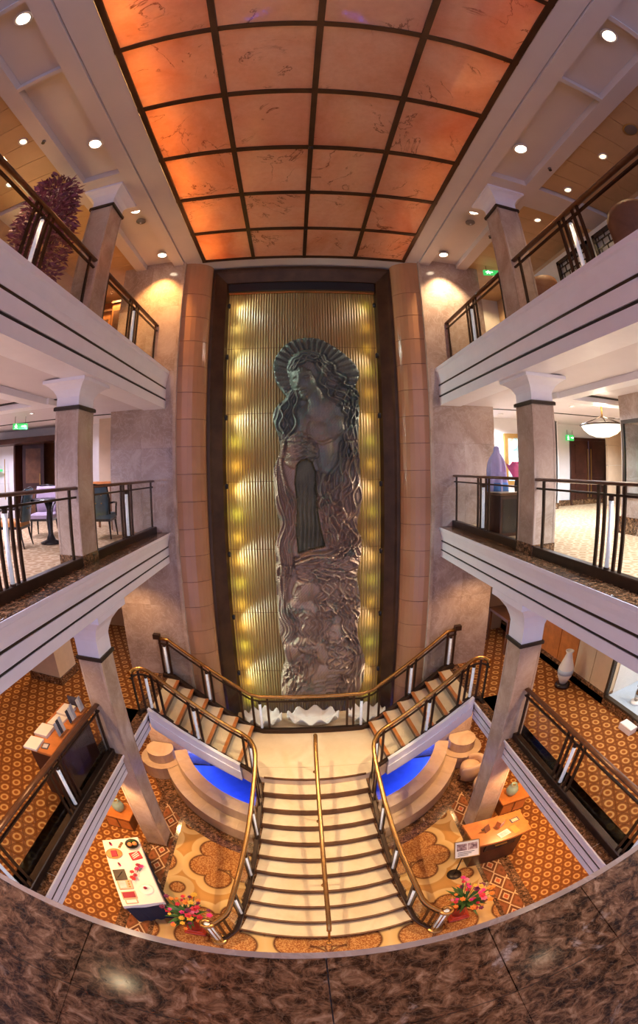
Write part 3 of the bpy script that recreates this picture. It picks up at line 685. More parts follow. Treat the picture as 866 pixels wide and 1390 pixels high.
# ================================================================== bronze relief
def patina_with_light():
    g = G('light_tinted_patina'); v = g.co((1, 1, 1)); n = g.noise(v, 1.1, 5, .6, .6); n2 = g.noise(v, 4.5, 5, .65, .8)
    sp = g.N('ShaderNodeSeparateXYZ'); g.L(v, sp.inputs[0])
    hgt = g.f('ADD', g.f('MULTIPLY', sp.outputs[2], .16), g.f('ADD', .02, g.f('MULTIPLY', n, .9)))
    c = g.ramp(hgt, [(.05, (.36, .25, .17)), (.35, (.33, .22, .155)), (.62, (.135, .145, .12)), (.85, (.11, .125, .105))])  # patina tones; brown low and green above also paint in coloured light
    c = g.mix(g.ramp(n2, [(.55, (0, 0, 0)), (.68, (.55, .55, .55))]), c, (.12, .25, .18)); c = g.mix(g.ramp(n2, [(.25, (.5, .5, .5)), (.42, (0, 0, 0))]), c, (.10, .06, .035))
    g.set(col=c, rough=.47, metal=.4, spec=.5); g.bump(g.noise(v, 60, 4, .6), .003, .4)
patina_with_light()
plain('patina_green', (.13, .12, .065), .5, .3, var=.4, scale=1.6)
def relief():
    YP = 7.45
    def px(X, Z):      # plane point -> photograph units used for the drawing
        x, y, z = X - XC, YP, Z
        cy, sy = math.cos(YAW), math.sin(YAW); x, y = x*cy - y*sy, x*sy + y*cy
        cp, sp = math.cos(PIT), math.sin(PIT); y, z = y*cp + z*sp, -y*sp + z*cp
        cr, sr = math.cos(ROL), math.sin(ROL); x, z = x*cr + z*sr, -x*sr + z*cr
        R = np.hypot(x, z); th = np.arctan2(R, y); r = 2*F_PX*np.sin(th/2)/np.maximum(R, 1e-9); return 433 + x*r, 650 - z*r
    st_ = .0095
    xs = np.arange(-.78, 1.34, st_); zs = np.arange(-4.98, 2.70, st_); X, Z = np.meshgrid(xs, zs); U, V = px(X, Z)
    z1 = lambda a, b: (340 + a/4.811, 440 + b/4.811); z2 = lambda a, b: (340 + a/4.811, 600 + b/4.811); z3 = lambda a, b: (340 + a/4.811, 770 + b/4.811)
    out = [(418, 456), (400, 459), (385, 468), (373, 484), (371, 497), (374, 515), (385, 532), (388, 538), (374, 552), (370, 566), (377, 590), (380, 612), (371, 637), (372, 665), (374, 690), (380, 716), (374, 741), (375, 765), (374, 785), (377, 826), (379, 862), (388, 893), (384, 912), (381, 934), (386, 947), (412, 950), (440, 951), (470, 949), (486, 944), (494, 928), (496, 897), (486, 862), (491, 824), (486, 785), (489, 768), (493, 735), (486, 716), (493, 678), (491, 646), (488, 600), (489, 560), (489, 533), (484, 523), (489, 508), (484, 494), (468, 478), (445, 463), (430, 457)]
    oc = [(p.x, p.y) for p in catmull([(u, v, 0) for u, v in out + out[:1]], 4)]
    D = np.full(U.shape, 1e9); inside = np.zeros(U.shape, bool)
    for (ax, ay), (bx, by) in zip(oc, oc[1:] + oc[:1]):
        dx, dy = bx-ax, by-ay; L = dx*dx + dy*dy
        if L < 1e-9: continue
        t = np.clip(((U-ax)*dx + (V-ay)*dy)/L, 0, 1); D = np.minimum(D, np.hypot(U-ax-t*dx, V-ay-t*dy))
        cnd = (ay > V) != (by > V); xi = ax + (V-ay)/(by-ay+1e-12)*dx; inside ^= cnd & (U < xi)
    H = np.where(inside, .10 + .06*(1-np.exp(-D/5.0)), 0.)
    def ell(c, rx, ry, ang, top, base=.10, mode='max', p=.5):
        nonlocal H
        a = math.radians(ang); du, dv = U-c[0], V-c[1]; q = ((du*math.cos(a)+dv*math.sin(a))/(rx/4.811))**2 + ((-du*math.sin(a)+dv*math.cos(a))/(ry/4.811))**2
        b = np.where(q < 1, np.power(np.maximum(0, 1-q), p), 0)
        if mode == 'max': H = np.where(q < 1, np.maximum(H, base + top*b), H)
        else: H = H + top*b
    def cap(pts, r, top, mode='add', pw=1.0):
        nonlocal H
        r /= 4.811; d = np.full(U.shape, 1e9)
        for a, b in zip(pts, pts[1:]):
            dx, dy = b[0]-a[0], b[1]-a[1]; t = np.clip(((U-a[0])*dx + (V-a[1])*dy)/(dx*dx+dy*dy+1e-9), 0, 1); d = np.minimum(d, np.hypot(U-a[0]-t*dx, V-a[1]-t*dy))
        b = np.power(np.maximum(0, 1-(d/r)**2), pw)
        H = np.maximum(H, np.where(b > 0, .12 + top*np.sqrt(b), 0)) if mode == 'max' else H + top*b
    # halo with radiating ribs
    hc = z1(400, 330); du, dv = U-hc[0], V-hc[1]; ang = np.arctan2(-dv, du); rad = np.hypot(du, dv*.95)
    halo = inside & (V < 528) & (rad > 20) & ((dv < 6) | (np.abs(du) > 18))
    H = np.where(halo, .08 + .055*np.abs(np.sin(ang*19)) + .02*np.clip(1-(rad-20)/25, 0, 1), H)
    # figure masses
    ell(z1(500, 620), 190, 210, 0, .10); ell(z1(470, 560), 130, 110, 0, .16); ell(z1(590, 520), 90, 110, 20, .15)
    cap([z1(400, 440), z1(450, 540)], 62, .14, 'max'); ell(z1(440, 690), 95, 85, 0, .155); ell(z1(555, 660), 85, 90, 0, .15)
    ell(z1(320, 640), 55, 130, 8, .12); ell(z1(305, 830), 112, 125, 0, .22); ell(z2(320, 60), 120, 120, 0, .20); ell(z1(480, 830), 75, 90, 0, .14); ell(z2(480, 60), 70, 150, 0, .14)
    ell(z2(560, 300), 150, 260, 10, .14); ell(z2(580, 560), 130, 170, 0, .16); ell(z2(230, 300), 70, 300, 0, .08); ell(z2(240, 700), 70, 160, 0, .10)
    ell(z2(500, 790), 230, 90, 0, .12); ell(z3(430, 60), 240, 120, 0, .10)
    # second head in profile, and the entwined lower figures
    ell(z3(480, 150), 200, 150, 10, .15); ell(z3(352, 150), 78, 98, 12, .21); cap([z3(315, 205), z3(400, 260)], 44, .13, 'max')
    cap([z3(290, 260), z3(380, 290), z3(520, 270)], 60, .16, 'max'); ell(z3(360, 380), 90, 120, 0, .13); ell(z3(470, 380), 60, 110, 0, .08); ell(z3(560, 450), 80, 90, 0, .18)
    cap([z3(250, 560), z3(320, 505), z3(440, 520), z3(500, 600)], 58, .18, 'max'); ell(z3(330, 640), 95, 100, 0, .12); ell(z3(600, 590), 120, 110, 20, .16)
    cap([z3(260, 830), z3(340, 740), z3(480, 680), z3(600, 640)], 66, .20, 'max'); ell(z3(500, 780), 170, 80, -10, .13); ell(z3(640, 780), 90, 80, 0, .14)
    # head and hair cap
    ell(z1(375, 290), 135, 130, 0, .20); ell(z1(352, 375), 88, 128, -14, .27)
    # hollow niche
    pol = [z2(*q) for q in ((300, 150), (325, 118), (365, 108), (405, 130), (425, 190), (432, 300), (440, 450), (466, 590), (492, 690), (400, 712), (310, 738), (296, 600), (302, 400), (286, 260))]
    DN = np.full(U.shape, 1e9); ins = np.zeros(U.shape, bool)
    for (ax, ay), (bx, by) in zip(pol, pol[1:] + pol[:1]):
        dx, dy = bx-ax, by-ay; t = np.clip(((U-ax)*dx + (V-ay)*dy)/(dx*dx+dy*dy), 0, 1); DN = np.minimum(DN, np.hypot(U-ax-t*dx, V-ay-t*dy)); cnd = (ay > V) != (by > V); ins ^= cnd & (U < ax + (V-ay)/(by-ay+1e-12)*dx)
    def blur(A, n):
        for _ in range(n):
            A = (A + np.roll(A, 1, 0) + np.roll(A, -1, 0) + np.roll(A, 1, 1) + np.roll(A, -1, 1))/5
        return A
    H = np.where(inside, blur(np.where(inside, H, .08), 5), H)
    # facial features
    nf = lambda pts, r, t: cap([z1(*q) for q in pts], r, t)
    nf([(318, 335), (312, 375), (303, 412)], 15, .040); nf([(303, 410), (318, 414)], 11, .022); nf([(282, 350), (306, 338)], 11, .02); nf([(330, 335), (385, 318)], 12, .024)
    ell(z1(292, 366), 17, 12, -10, -.028, mode='add'); ell(z1(358, 352), 26, 14, -12, -.032, mode='add'); nf([(345, 356), (374, 349)], 7, .016)
    nf([(310, 436), (335, 428), (362, 424)], 8, .020); nf([(318, 452), (340, 448), (358, 442)], 8, .022); nf([(312, 444), (362, 433)], 4, -.014); ell(z1(345, 478), 26, 18, -10, .022, mode='add'); ell(z1(388, 400), 30, 40, 0, .012, mode='add')
    nf([(385, 735), (420, 765), (470, 780), (540, 750), (605, 690)], 14, .035); nf([(250, 735), (330, 712), (385, 735)], 14, .03)
    pf = lambda pts, r, t: cap([z3(*q) for q in pts], r, t)
    pf([(303, 110), (284, 150), (277, 172)], 13, .04); pf([(277, 175), (298, 180)], 9, .02); ell(z3(318, 130), 18, 12, 0, -.03, mode='add'); pf([(300, 112), (345, 100)], 10, .02); pf([(284, 196), (312, 194)], 7, .018); pf([(286, 210), (310, 208)], 7, .018); ell(z3(305, 228), 22, 16, 0, .02, mode='add')
    ell(z3(540, 425), 18, 14, 0, -.02, mode='add'); pf([(510, 420), (505, 455)], 9, .02); pf([(515, 480), (545, 478)], 7, .014)
    H = np.where(ins & inside, .012 + .016*(1+np.sin(U*.55+.25*np.sin(V*.12)))*np.clip((V-640)/60, 0, 1) + np.where(DN < 1.5, (1.5-DN)/1.5*.05, 0), H)
    # hair: bundles of ridges between guide curves
    rng = np.random.RandomState(3)
    def fam(Lg, Rg, n, amp=.034, wid=1.25, wob=1.2, zf=z1):
        amp *= 2.1; wid *= .95; wob *= 1.5; n = max(3, int(n*.72))
        nonlocal H
        a = catmull([(*zf(*q), 0) for q in Lg], 12); b = catmull([(*zf(*q), 0) for q in Rg], 12); m = 90
        def rs(c): 
            t = np.linspace(0, len(c)-1, m); i = np.minimum(t.astype(int), len(c)-2); f = (t-i)[:, None]; A = np.array([(p.x, p.y) for p in c]); return A[i]*(1-f) + A[i+1]*f
        A, B = rs(a), rs(b); add = np.zeros_like(H)
        for k in range(n):
            f = (k+.5)/n; ph = rng.rand()*6.28; fr = 2 + rng.rand()*2.5; s = np.linspace(0, 1, m); ff = f + wob*.10*np.sin(ph + fr*2*PI*s)/max(1, n*.12)*.5
            C = A*(1-ff[:, None]) + B*ff[:, None]; w_ = wid*(.8 + .5*rng.rand()); am = amp*(.65 + .6*rng.rand())
            d = np.full(U.shape, 1e9); bb = (U > C[:, 0].min()-4) & (U < C[:, 0].max()+4) & (V > C[:, 1].min()-4) & (V < C[:, 1].max()+4)
            u, v = U[bb], V[bb]; dd = np.full(u.shape, 1e9)
            for p in C: dd = np.minimum(dd, (u-p[0])**2 + (v-p[1])**2)
            add[bb] = np.maximum(add[bb], am*np.exp(-dd/(2*w_*w_)))
        H = np.where(inside, H + add - np.where(add > .0004, .03, 0), H)
    fam([(260, 290), (290, 235), (360, 195), (430, 190)], [(285, 300), (330, 265), (400, 250), (470, 275)], 5, .03)
    fam([(430, 250), (440, 330), (450, 400), (500, 460), (560, 520)], [(480, 200), (560, 280), (640, 370), (690, 440), (712, 520)], 8)
    fam([(560, 520), (620, 600), (610, 720), (600, 866)], [(712, 500), (714, 600), (700, 750), (712, 866)], 7)
    fam([(265, 430), (180, 510), (155, 600), (170, 690), (205, 740), (195, 866)], [(300, 440), (310, 520), (300, 600), (290, 690), (225, 760), (215, 866)], 8)
    fam([(600, 0), (560, 120), (520, 230), (470, 330), (455, 430), (480, 560), (520, 690)], [(710, 0), (715, 150), (730, 300), (715, 430), (690, 560), (725, 650), (730, 760)], 13, .036, zf=z2)
    fam([(430, 200), (440, 330), (450, 430), (490, 580), (530, 690)], [(520, 230), (500, 330), (600, 430), (640, 540), (640, 640)], 6, .036, 1.4, zf=z2)
    fam([(200, 0), (155, 160), (160, 300), (170, 420), (195, 530), (170, 660), (180, 800), (165, 866)], [(225, 0), (200, 150), (255, 300), (292, 430), (292, 560), (280, 660), (270, 780), (280, 866)], 9, .038, zf=z2)
    fam([(725, 560), (640, 640), (540, 700), (420, 720), (295, 760)], [(738, 660), (650, 715), (560, 770), (440, 790), (295, 820)], 5, .045, 1.5, zf=z2)
    fam([(300, 770), (310, 830), (330, 900)], [(700, 740), (690, 830), (680, 900)], 14, .03, zf=z2)
    fam([(390, 40), (440, 90), (440, 180), (410, 260)], [(450, 0), (600, 30), (690, 100), (715, 230), (690, 340)], 13, .036, zf=z3)
    fam([(440, 230), (560, 300), (600, 400), (690, 560)], [(640, 180), (720, 280), (700, 400), (745, 560)], 8, .034, zf=z3)
    fam([(640, 480), (680, 600), (600, 720), (560, 840)], [(700, 420), (748, 560), (745, 700), (690, 845)], 8, .034, zf=z3)
    fam([(165, 0), (180, 150), (180, 280), (215, 400), (195, 520), (235, 620), (200, 760), (205, 845)], [(265, 0), (245, 150), (265, 280), (320, 400), (245, 500), (265, 600), (300, 700), (255, 840)], 8, .036, zf=z3)
    fam([(250, 640), (320, 600), (360, 640), (340, 720)], [(230, 760), (280, 700), (310, 720), (290, 790)], 5, .03, zf=z3)
    fam([(270, 270), (260, 340), (300, 430), (290, 500)], [(400, 290), (420, 360), (400, 420), (420, 490)], 8, .026, zf=z3)
    fam([(430, 300), (450, 380), (430, 470)], [(540, 300), (520, 380), (490, 480)], 6, .028, zf=z3)
    fam([(500, 490), (520, 560), (500, 640)], [(680, 430), (690, 560), (640, 640)], 9, .03, zf=z3)
    fam([(230, 700), (300, 660), (350, 560), (300, 520)], [(270, 830), (400, 720), (430, 600), (420, 540)], 6, .024, zf=z3)
    fam([(300, 830), (420, 740), (560, 690)], [(440, 850), (560, 800), (660, 740)], 7, .026, zf=z3)
    fam([(210, 20), (200, 60), (215, 110)], [(400, 0), (430, 50), (425, 100)], 8, .02, zf=z2)
    fam([(640, 420), (660, 520), (650, 640)], [(700, 420), (712, 520), (712, 640)], 4, .03)
    H = np.where(inside, H + .004*np.sin(U*1.7+V*.6)*np.sin(V*.9), H)
    # mesh: front surface plus a one-cell skirt down to the glass wall
    nr, nc = H.shape; ring = np.zeros_like(inside)
    for a in (-1, 0, 1):
        for b in (-1, 0, 1): ring |= np.roll(np.roll(inside, a, 0), b, 1)
    H = np.where(inside, H, .0); use = ring; idx = -np.ones(H.shape, int); idx[use] = np.arange(use.sum())
    vs = np.stack([X[use], 7.64 - H[use], Z[use]], 1)
    q = use[:-1, :-1] & use[1:, :-1] & use[:-1, 1:] & use[1:, 1:]; i, j = np.where(q)
    fs = np.stack([idx[i, j], idx[i, j+1], idx[i+1, j+1], idx[i+1, j]], 1)
    me = bpy.data.meshes.new('relief_sculpture'); me.from_pydata(vs.tolist(), [], fs.tolist()); me.polygons.foreach_set('use_smooth', [True]*len(fs)); me.update(); me.materials.append(M['light_tinted_patina']); me.materials.append(M['patina_green']); me.polygons.foreach_set('material_index', (ins[i, j] & inside[i, j]).astype(np.int32))
    o = bpy.data.objects.new('relief_sculpture', me); COL.objects.link(o)
    prop(o, 'tall patinated bronze relief of a long haired woman with ribbed halo on the glass wall', 'sculpture')
relief()

# ================================================================== lamps of the place, with added unseen ones below
def downlight(label, x, y, z, col, power, mat='lamp_warm', r=.075, size=120, blend=.7, aim=None):
    t = wthing('downlight', label, 'downlight', (x, y, z), 'recessed ceiling downlights')
    MB().lathe([(r*1.0, .02), (r*1.35, 0), (r*1.35, -.012), (r*1.0, -.014), (r*.98, .01)], (x, y, z), 18).build('trim_ring', 'ceiling_white', t)
    MB().lathe([(.001, .004), (r*.97, .003), (r*.97, -.002), (.001, -.003)], (x, y, z), 18).build('lens', mat, t)
    if power: spot(t, (x, y, z-.03), col, power, size, blend, .04, aim or (x, y, z-3))
    return t
WARM, PEACH, COOL, VIO = (1, .66, .34), (1, .80, .62), (.80, .86, 1), (.80, .74, 1)
ORD = ['nearest the camera', 'second from the camera', 'third from the camera', 'farthest, beside the flank wall']
for s in (-1, 1):
    for k, (y, pw) in enumerate(((.64, 220), (3.21, 1700), (5.01, 220), (6.66, 250))):
        tgt = [(s*1.0, 2.6, L0), (s*.4, 3.4, L0), (s*.3, 5.2, L0), (s*2.9, 7.1, 2.5)][k]
        downlight('round downlight in the %s ceiling coffer, %s' % (SIDE[s], ORD[k]), s*2.76+.02, y, HC+.034, (1, .70, .38) if k < 3 else ((1, .50, .16) if s < 0 else (1, .70, .42)), pw, r=.085, size=42 if k < 3 else 84, aim=tgt)
for k, (x, y) in enumerate(((3.95, 2.67), (3.95, 3.73), (3.96, 4.80))):
    downlight('small brass downlight in the right plank ceiling, %s' % ['near the round speaker', 'just before the cross beam', 'beyond the cross beam'][k], x, y, HC+.058 if k < 2 else HC+.058, WARM, 55, 'lamp_dim', r=.06)
for k, (x, y) in enumerate(((-3.66, 2.63), (-4.37, 3.36), (-4.0, 5.6))):
    downlight('small brass downlight in the left plank ceiling, %s' % ['closest to the white beam', 'above the purple tree', 'beyond the cross beam'][k], x, y, HC+.058, WARM, 75, 'lamp_dim', r=.06)
# lower storeys: unseen downlights, added to light each level
for s in (-1, 1):
    for k, (x, y) in enumerate(((3.6, 1.6), (3.7, 3.4), (3.3, 6.35), (5.6, 3.2), (5.8, 6.6))):
        downlight('unseen warm downlight under the middle balcony, %s side, number %s from the camera' % (SIDE[s], ['one', 'two', 'three', 'four', 'five'][k]), s*x, y, L2-.553, (1, .58, .26), 75, r=.06)
    for k, (x, y) in enumerate(((3.35, 2.2), (3.35, 3.9), (3.4, 6.4), (5.0, 4.0))):
        downlight('unseen warm downlight under the lower gallery, %s side, number %s from the camera' % (SIDE[s], ['one', 'two', 'three', 'four'][k]), s*x, y, L1-.402, (1, .55, .22), 120, r=.06)
    for k, (x, y) in enumerate(((3.5, 1.6), (4.3, 4.9), (4.6, 2.4), (5.2, 6.3), (6.6, 4.2), (7.6, 7.2), (4.4, 8.0))):
        downlight('unseen cool white downlight under the upper balcony, %s side, number %s from the camera' % (SIDE[s], ['one', 'two', 'three', 'four', 'five', 'six', 'seven'][k]), s*x, y, L3-.703, VIO if s < 0 else COOL, 210 if s < 0 else 330, 'lamp_white', r=.05, size=150)

# ================================================================== rooms behind the balconies
def wall(name, m, mat, label): return struct(name, m, mat, label)
# ---- middle level, left: pale wall with a dark double doorway
wall('wall_left', MB().box(-11, -7.66, 8.6, 8.8, L2, L3-.7).box(-6.1, -3.72, 8.6, 8.8, L2, L3-.7).box(-7.66, -6.1, 8.6, 8.8, .92, L3-.7), 'pale_wall', 'pale wall with a dark doorway at the back of the left middle balcony')
wall('wall_left', MB().box(-9.2, -9.0, -3, 8.6, L2, L3-.7), 'pale_wall', 'pale far side wall of the left middle balcony')
wall('wall_left', MB().box(-4.42, -3.74, 7.9, 8.6, L2, L3-.7), 'cream_panel', 'cream return wall beside the left marble flank')
d1 = prop(wthing('door_1', 'open dark wooden double door under a dark canopy, left middle balcony', None, (-6.9, 8.7, L2)), kind='structure')
MB().box(-7.66, -7.60, 8.55, 9.6, L2, .92).box(-6.16, -6.10, 8.55, 9.6, L2, .92).box(-7.66, -6.1, 8.55, 9.6, .88, .94).build('door_casing', 'dark_wood', d1)
for x0, x1, y, a in ((-7.58, -6.92, 9.0, .5), (-6.55, -6.18, 9.1, -.3)):
    lf = MB().box(x0, x1, y-.025, y+.025, L2+.01, .86, a).build('door_leaf', 'dark_wood', d1)
    for z0, z1 in ((L2+.12, -.35), (-.2, .72)): MB().box(x0+.1, x1-.1, y-.035, y+.035, z0, z1, a).build('door_panel', 'brown_wood', lf)
    MB().box((x0+x1)/2+.2, (x0+x1)/2+.22, y-.07, y-.03, -.25, .05, a, ((x0+x1)/2, y)).build('pull_handle', 'gold', lf)
MB().box(-7.6, -6.16, 9.6, 9.65, L2, .9).build('lobby_wall', 'brown_wood', d1)
MB().box(-8.3, -5.6, 8.05, 8.6, .80, .93).build('canopy', 'dark_wood', d1)
def exit_sign(label, x, y, z, w=.42, h=.14, rz=0, arrow=1):
    t = thing('exit_sign', label, 'exit sign', (x, y, z), rz, 'green exit signs')
    MB().bbox(-w/2, w/2, -.025, .025, 0, h, .004).build('sign_box', 'exit_green', t)
    m = MB()                      # running figure and arrow, raised a little
    q = h
    m.sphere((-w*.28, -.027, q*.78), q*.09, 8, 5, (1, .2, 1)).box(-w*.31, -w*.25, -.03, -.026, q*.38, q*.70, 0)
    for a, b in (((-.29, .40), (-.36, .12)), ((-.27, .40), (-.20, .12)), ((-.28, .64), (-.38, .48)), ((-.28, .64), (-.19, .50))):
        m.tube([(a[0]*w, -.028, a[1]*q), (b[0]*w, -.028, b[1]*q)], q*.045, 5)
    m.build('running_figure', 'exit_white', t)
    MB().box(w*.08*arrow, w*.30*arrow, -.03, -.026, q*.44, q*.58).add([(w*.30*arrow, -.029, q*.28), (w*.42*arrow, -.029, q*.51), (w*.30*arrow, -.029, q*.74)], [(0, 1, 2)]).build('arrow', 'exit_white', t)
    for k in (-1, 1): MB().tube([(k*w*.35, 0, h), (k*w*.35, 0, h+.14)], .006, 6).build('hanger', 'trim_bronze', t)
    return t
exit_sign('green exit sign hanging from the left middle balcony soffit', -5.67, 6.5, .92, .34, .12, .65)
# glass shelf niche on the pale wall
sh_ = wthing('glass_shelf_unit', 'glass shelf unit with small ship model on the pale wall at far left', 'shelf', (-8.2, 8.5, -.2))
for z in (-.55, -.2, .12): MB().box(-8.7, -7.85, 8.36, 8.59, z, z+.012).build('shelf', 'pane', sh_)
for x in (-8.68, -7.88): MB().box(x, x+.02, 8.37, 8.39, -.6, .45).build('upright', 'gold', sh_)
sm_ = wthing('ship_model', 'little teal and white model on the upper glass shelf', 'model', (-8.2, 8.45, .132))
MB().prism([(-8.38, 8.45), (-8.3, 8.42), (-8.1, 8.42), (-8.02, 8.45), (-8.1, 8.48), (-8.3, 8.48)], .134, .19).build('hull', 'exit_green', sm_); MB().prism([(-8.28, 8.43), (-8.14, 8.43), (-8.14, 8.47), (-8.28, 8.47)], .19, .26).build('cabin', 'white_paint', sm_); MB().tube([(-8.2, 8.45, .26), (-8.2, 8.45, .36)], .012, 6).build('funnel', 'white_paint', sm_)
# ceiling slots under the upper balcony
for s in (-1, 1):
    t = prop(wthing('ceiling_beam', 'stepped pale ceiling band with dark slot under the upper balcony, %s side' % SIDE[s], None, (s*4, 4, L3-.75)), kind='structure')
    MB().box(s*4.0, s*4.3, -3, 5.2, L3-.80, L3-.702).build('band', 'white_paint', t); MB().box(s*3.95, s*9, 5.2, 5.5, L3-.80, L3-.702).build('band', 'white_paint', t)
    MB().box(s*4.3, s*9, 5.12, 5.19, L3-.72, L3-.701).build('slot', 'groove', t); MB().box(s*3.45, s*3.95, 5.35, 5.42, L3-.712, L3-.701).build('slot', 'groove', t)
    MB().box(s*3.4, s*9, 7.3, 7.36, L3-.712, L3-.701).build('slot', 'groove', t)

# ---- upholstered dining chairs and table
plain('teal_leather', (.06, .12, .17), .3, var=.25); plain('seat_amber', (.50, .20, .04), .5, var=.12); plain('lilac_fabric', (.36, .27, .36), .7, var=.1); plain('dark_lacquer', (.02, .016, .018), .22, var=.2)
def armchair(label, loc, rz, seat='seat_amber', back='teal_leather'):
    t = thing('dining_armchair', label, 'chair', loc, rz, 'lacquered dining armchairs')
    t.scale = (.86, .86, .86); MB().bbox(-.27, .27, -.27, .27, .40, .50, .03).build('seat', seat, t)
    MB().box(-.27, .27, -.27, .27, .35, .40).build('seat_rail', 'dark_lacquer', t)
    for x in (-1, 1):
        for y in (-1, 1):
            p = [(x*.24, y*.24, .38), (x*.25, y*.25, .22), (x*.27, y*(.27 if y < 0 else .30), .0)]; MB().tube(p, [.026, .022, .015], 8).build('leg', 'dark_lacquer', t)
    n = 9; fr = [(-.26 + .52*i/(n-1), .27 - .05*(1-((i-4)/4)**2)*-1) for i in range(n)]
    rings = []
    for z, o, w_ in ((.48, 0, .9), (.62, .01, .98), (.85, .05, 1.0), (1.0, .085, 1.0), (1.06, .10, .94)):
        f = [(x*w_, .25 + o + .05*(1-(x/.27)**2), z) for x, _ in fr]; b = [(x*w_, y+.05, z) for x, y, z in f[::-1]]; rings.append(f + b)
    bk = MB().loft(rings, smooth=True).build('backrest', back, t)
    MB().tube([(-.27, .27, .5), (-.285, .32, .8), (-.26, .38, 1.05), (0, .42, 1.09), (.26, .38, 1.05), (.285, .32, .8), (.27, .27, .5)], .02, 8).build('back_frame', 'dark_lacquer', bk)
    for i in range(3):
        for k in range(2): MB().sphere((-.13+.13*i, .385-.0, .72+.16*k+.0), .014, 8, 5).build('button', 'gold', bk)
    for x in (-1, 1): MB().tube([(x*.285, .28, .72), (x*.31, .05, .72), (x*.31, -.16, .70), (x*.28, -.22, .60), (x*.265, -.24, .42)], .02, 8).build('arm', 'dark_lacquer', t)
    return t
armchair('dark lacquered armchair with amber seat beside the round table, left middle balcony', (-4.70, 5.12, L2), -1.25)
armchair('teal leather armchair with buttoned back between the left column and marble flank', (-3.62, 6.45, L2), -2.95, 'teal_leather')
armchair('lilac backed armchair on the far side of the round table', (-4.85, 6.25, L2), .35, 'lilac_fabric', 'lilac_fabric')
armchair('dark armchair at the left edge of the middle balcony', (-5.35, 4.75, L2), 1.1)
rt = thing('round_table', 'small dark round pedestal table among the armchairs', 'table', (-4.25, 5.62, L2))
MB().lathe([(.001, .70), (.36, .70), (.38, .715), (.38, .73), (.36, .74), (.001, .74)], (0, 0, 0), 28).build('table_top', 'dark_lacquer', rt)
MB().lathe([(.20, 0), (.20, .02), (.09, .06), (.045, .16), (.06, .4), (.04, .55), (.09, .70)], (0, 0, 0), 18).build('pedestal', 'dark_lacquer', rt)
lp = thing('lamp_table', 'orange wooden side table behind the teal armchair', 'table', (-4.06, 7.45, L2)); MB().bbox(-.28, .28, -.2, .2, .86, .96, .01).build('table_top', 'orange_wood', lp)
for x in (-1, 1):
    for y in (-1, 1): MB().box(x*.24-.02, x*.24+.02, y*.16-.02, y*.16+.02, 0, .86).build('leg', 'brown_wood', lp)
fd = wthing('alarm_bell', 'red fire alarm on the pale wall beside the left column', 'alarm', (-4.7, 8.56, .1)); plain('red_enamel', (.5, .03, .04), .35)
MB().sphere((-4.7, 8.56, .1), .06, 12, 7, (1, .5, 1)).build('bell', 'red_enamel', fd); MB().box(-4.75, -4.65, 8.57, 8.602, .03, .17).build('backplate', 'red_enamel', fd)

# ---- middle level, right
wall('wall_right', MB().box(3.74, 6.6, 8.7, 8.9, L2, L3-.7), 'pale_wall', 'bright pale wall behind the right column, middle level')
wall('wall_right', MB().box(6.6, 7.55, 9.3, 9.5, L2, L3-.7).box(9.2, 11, 9.3, 9.5, L2, L3-.7).box(7.55, 9.2, 9.3, 9.5, .80, L3-.7).box(6.55, 6.65, 8.7, 9.5, L2, L3-.7), 'pale_wall', 'pale wall around the dark double doors, right middle balcony')
wall('wall_right', MB().box(10.8, 11, -3, 9.4, L2, L3-.7), 'cream_panel', 'cream far side wall of the right middle balcony')
wall('baseboard_right', MB().box(3.74, 6.62, 8.66, 8.70, L2, L2+.16).box(6.62, 9.2, 9.26, 9.30, L2, L2+.16), 'dark_marble', 'dark marble baseboard of the right middle balcony')
d2 = prop(wthing('door_2', 'dark red wooden double doors with brass pulls, right middle balcony', None, (8.35, 9.3, L2)), kind='structure')
MB().box(7.55, 9.2, 9.24, 9.32, .74, .82).box(7.55, 7.62, 9.24, 9.32, L2, .8).box(9.13, 9.2, 9.24, 9.32, L2, .8).build('door_casing', 'dark_wood', d2)
for x0, x1 in ((7.63, 8.33), (8.36, 9.12)):
    lf = MB().box(x0, x1, 9.27, 9.31, L2+.01, .74).build('door_leaf', 'dark_wood', d2)
    for z0, z1 in ((L2+.15, -.35), (-.2, .62)): MB().box(x0+.12, x1-.12, 9.25, 9.28, z0, z1).build('door_panel', 'dark_wood', lf)
    MB().box(8.345 + (.06 if x0 > 8 else -.08), 8.345 + (.08 if x0 > 8 else -.06), 9.22, 9.25, L2+.2, .5).build('pull_bar', 'gold', lf)
exit_sign('small green exit sign above the dark double doors', 7.5, 9.2, .72, .3, .16); exit_sign('tiny green exit sign left of the bowl lamp', 8.1, 8.3, .90, .2, .13)
wp = prop(wthing('wall_panelling', 'cream stone panelling between the dark doors and the curtain', None, (9.5, 8.6, L2)), kind='structure')
for k in range(4): MB().box(8.6, 9.3, 8.62, 8.72, L2 + .57*k+.004, L2 + .57*(k+1)-.004).build('stone_panel', 'cream_panel', wp)
plain('curtain_gold', (.62, .36, .10), .7, var=.15, scale=14)
cu = thing('curtain', 'gold pleated curtain right of the cream stone panelling', 'curtain', (9.2, 7.9, L2)); m = MB(); pr = [(-.3 + .03*i, .05*math.sin(i*1.25)) for i in range(21)]; pr2 = [(x, y+.02) for x, y in pr[::-1]]; m.prism(pr + pr2, .02, 2.2).build('drape', 'curtain_gold', cu); MB().tube([(-.4, 0, 2.22), (.4, 0, 2.22)], .02, 8).build('rod', 'gold', cu)
pt = wthing('painting', 'gilt framed blue and cream painting on the pale wall behind the right column', 'painting', (5.3, 8.66, .1))
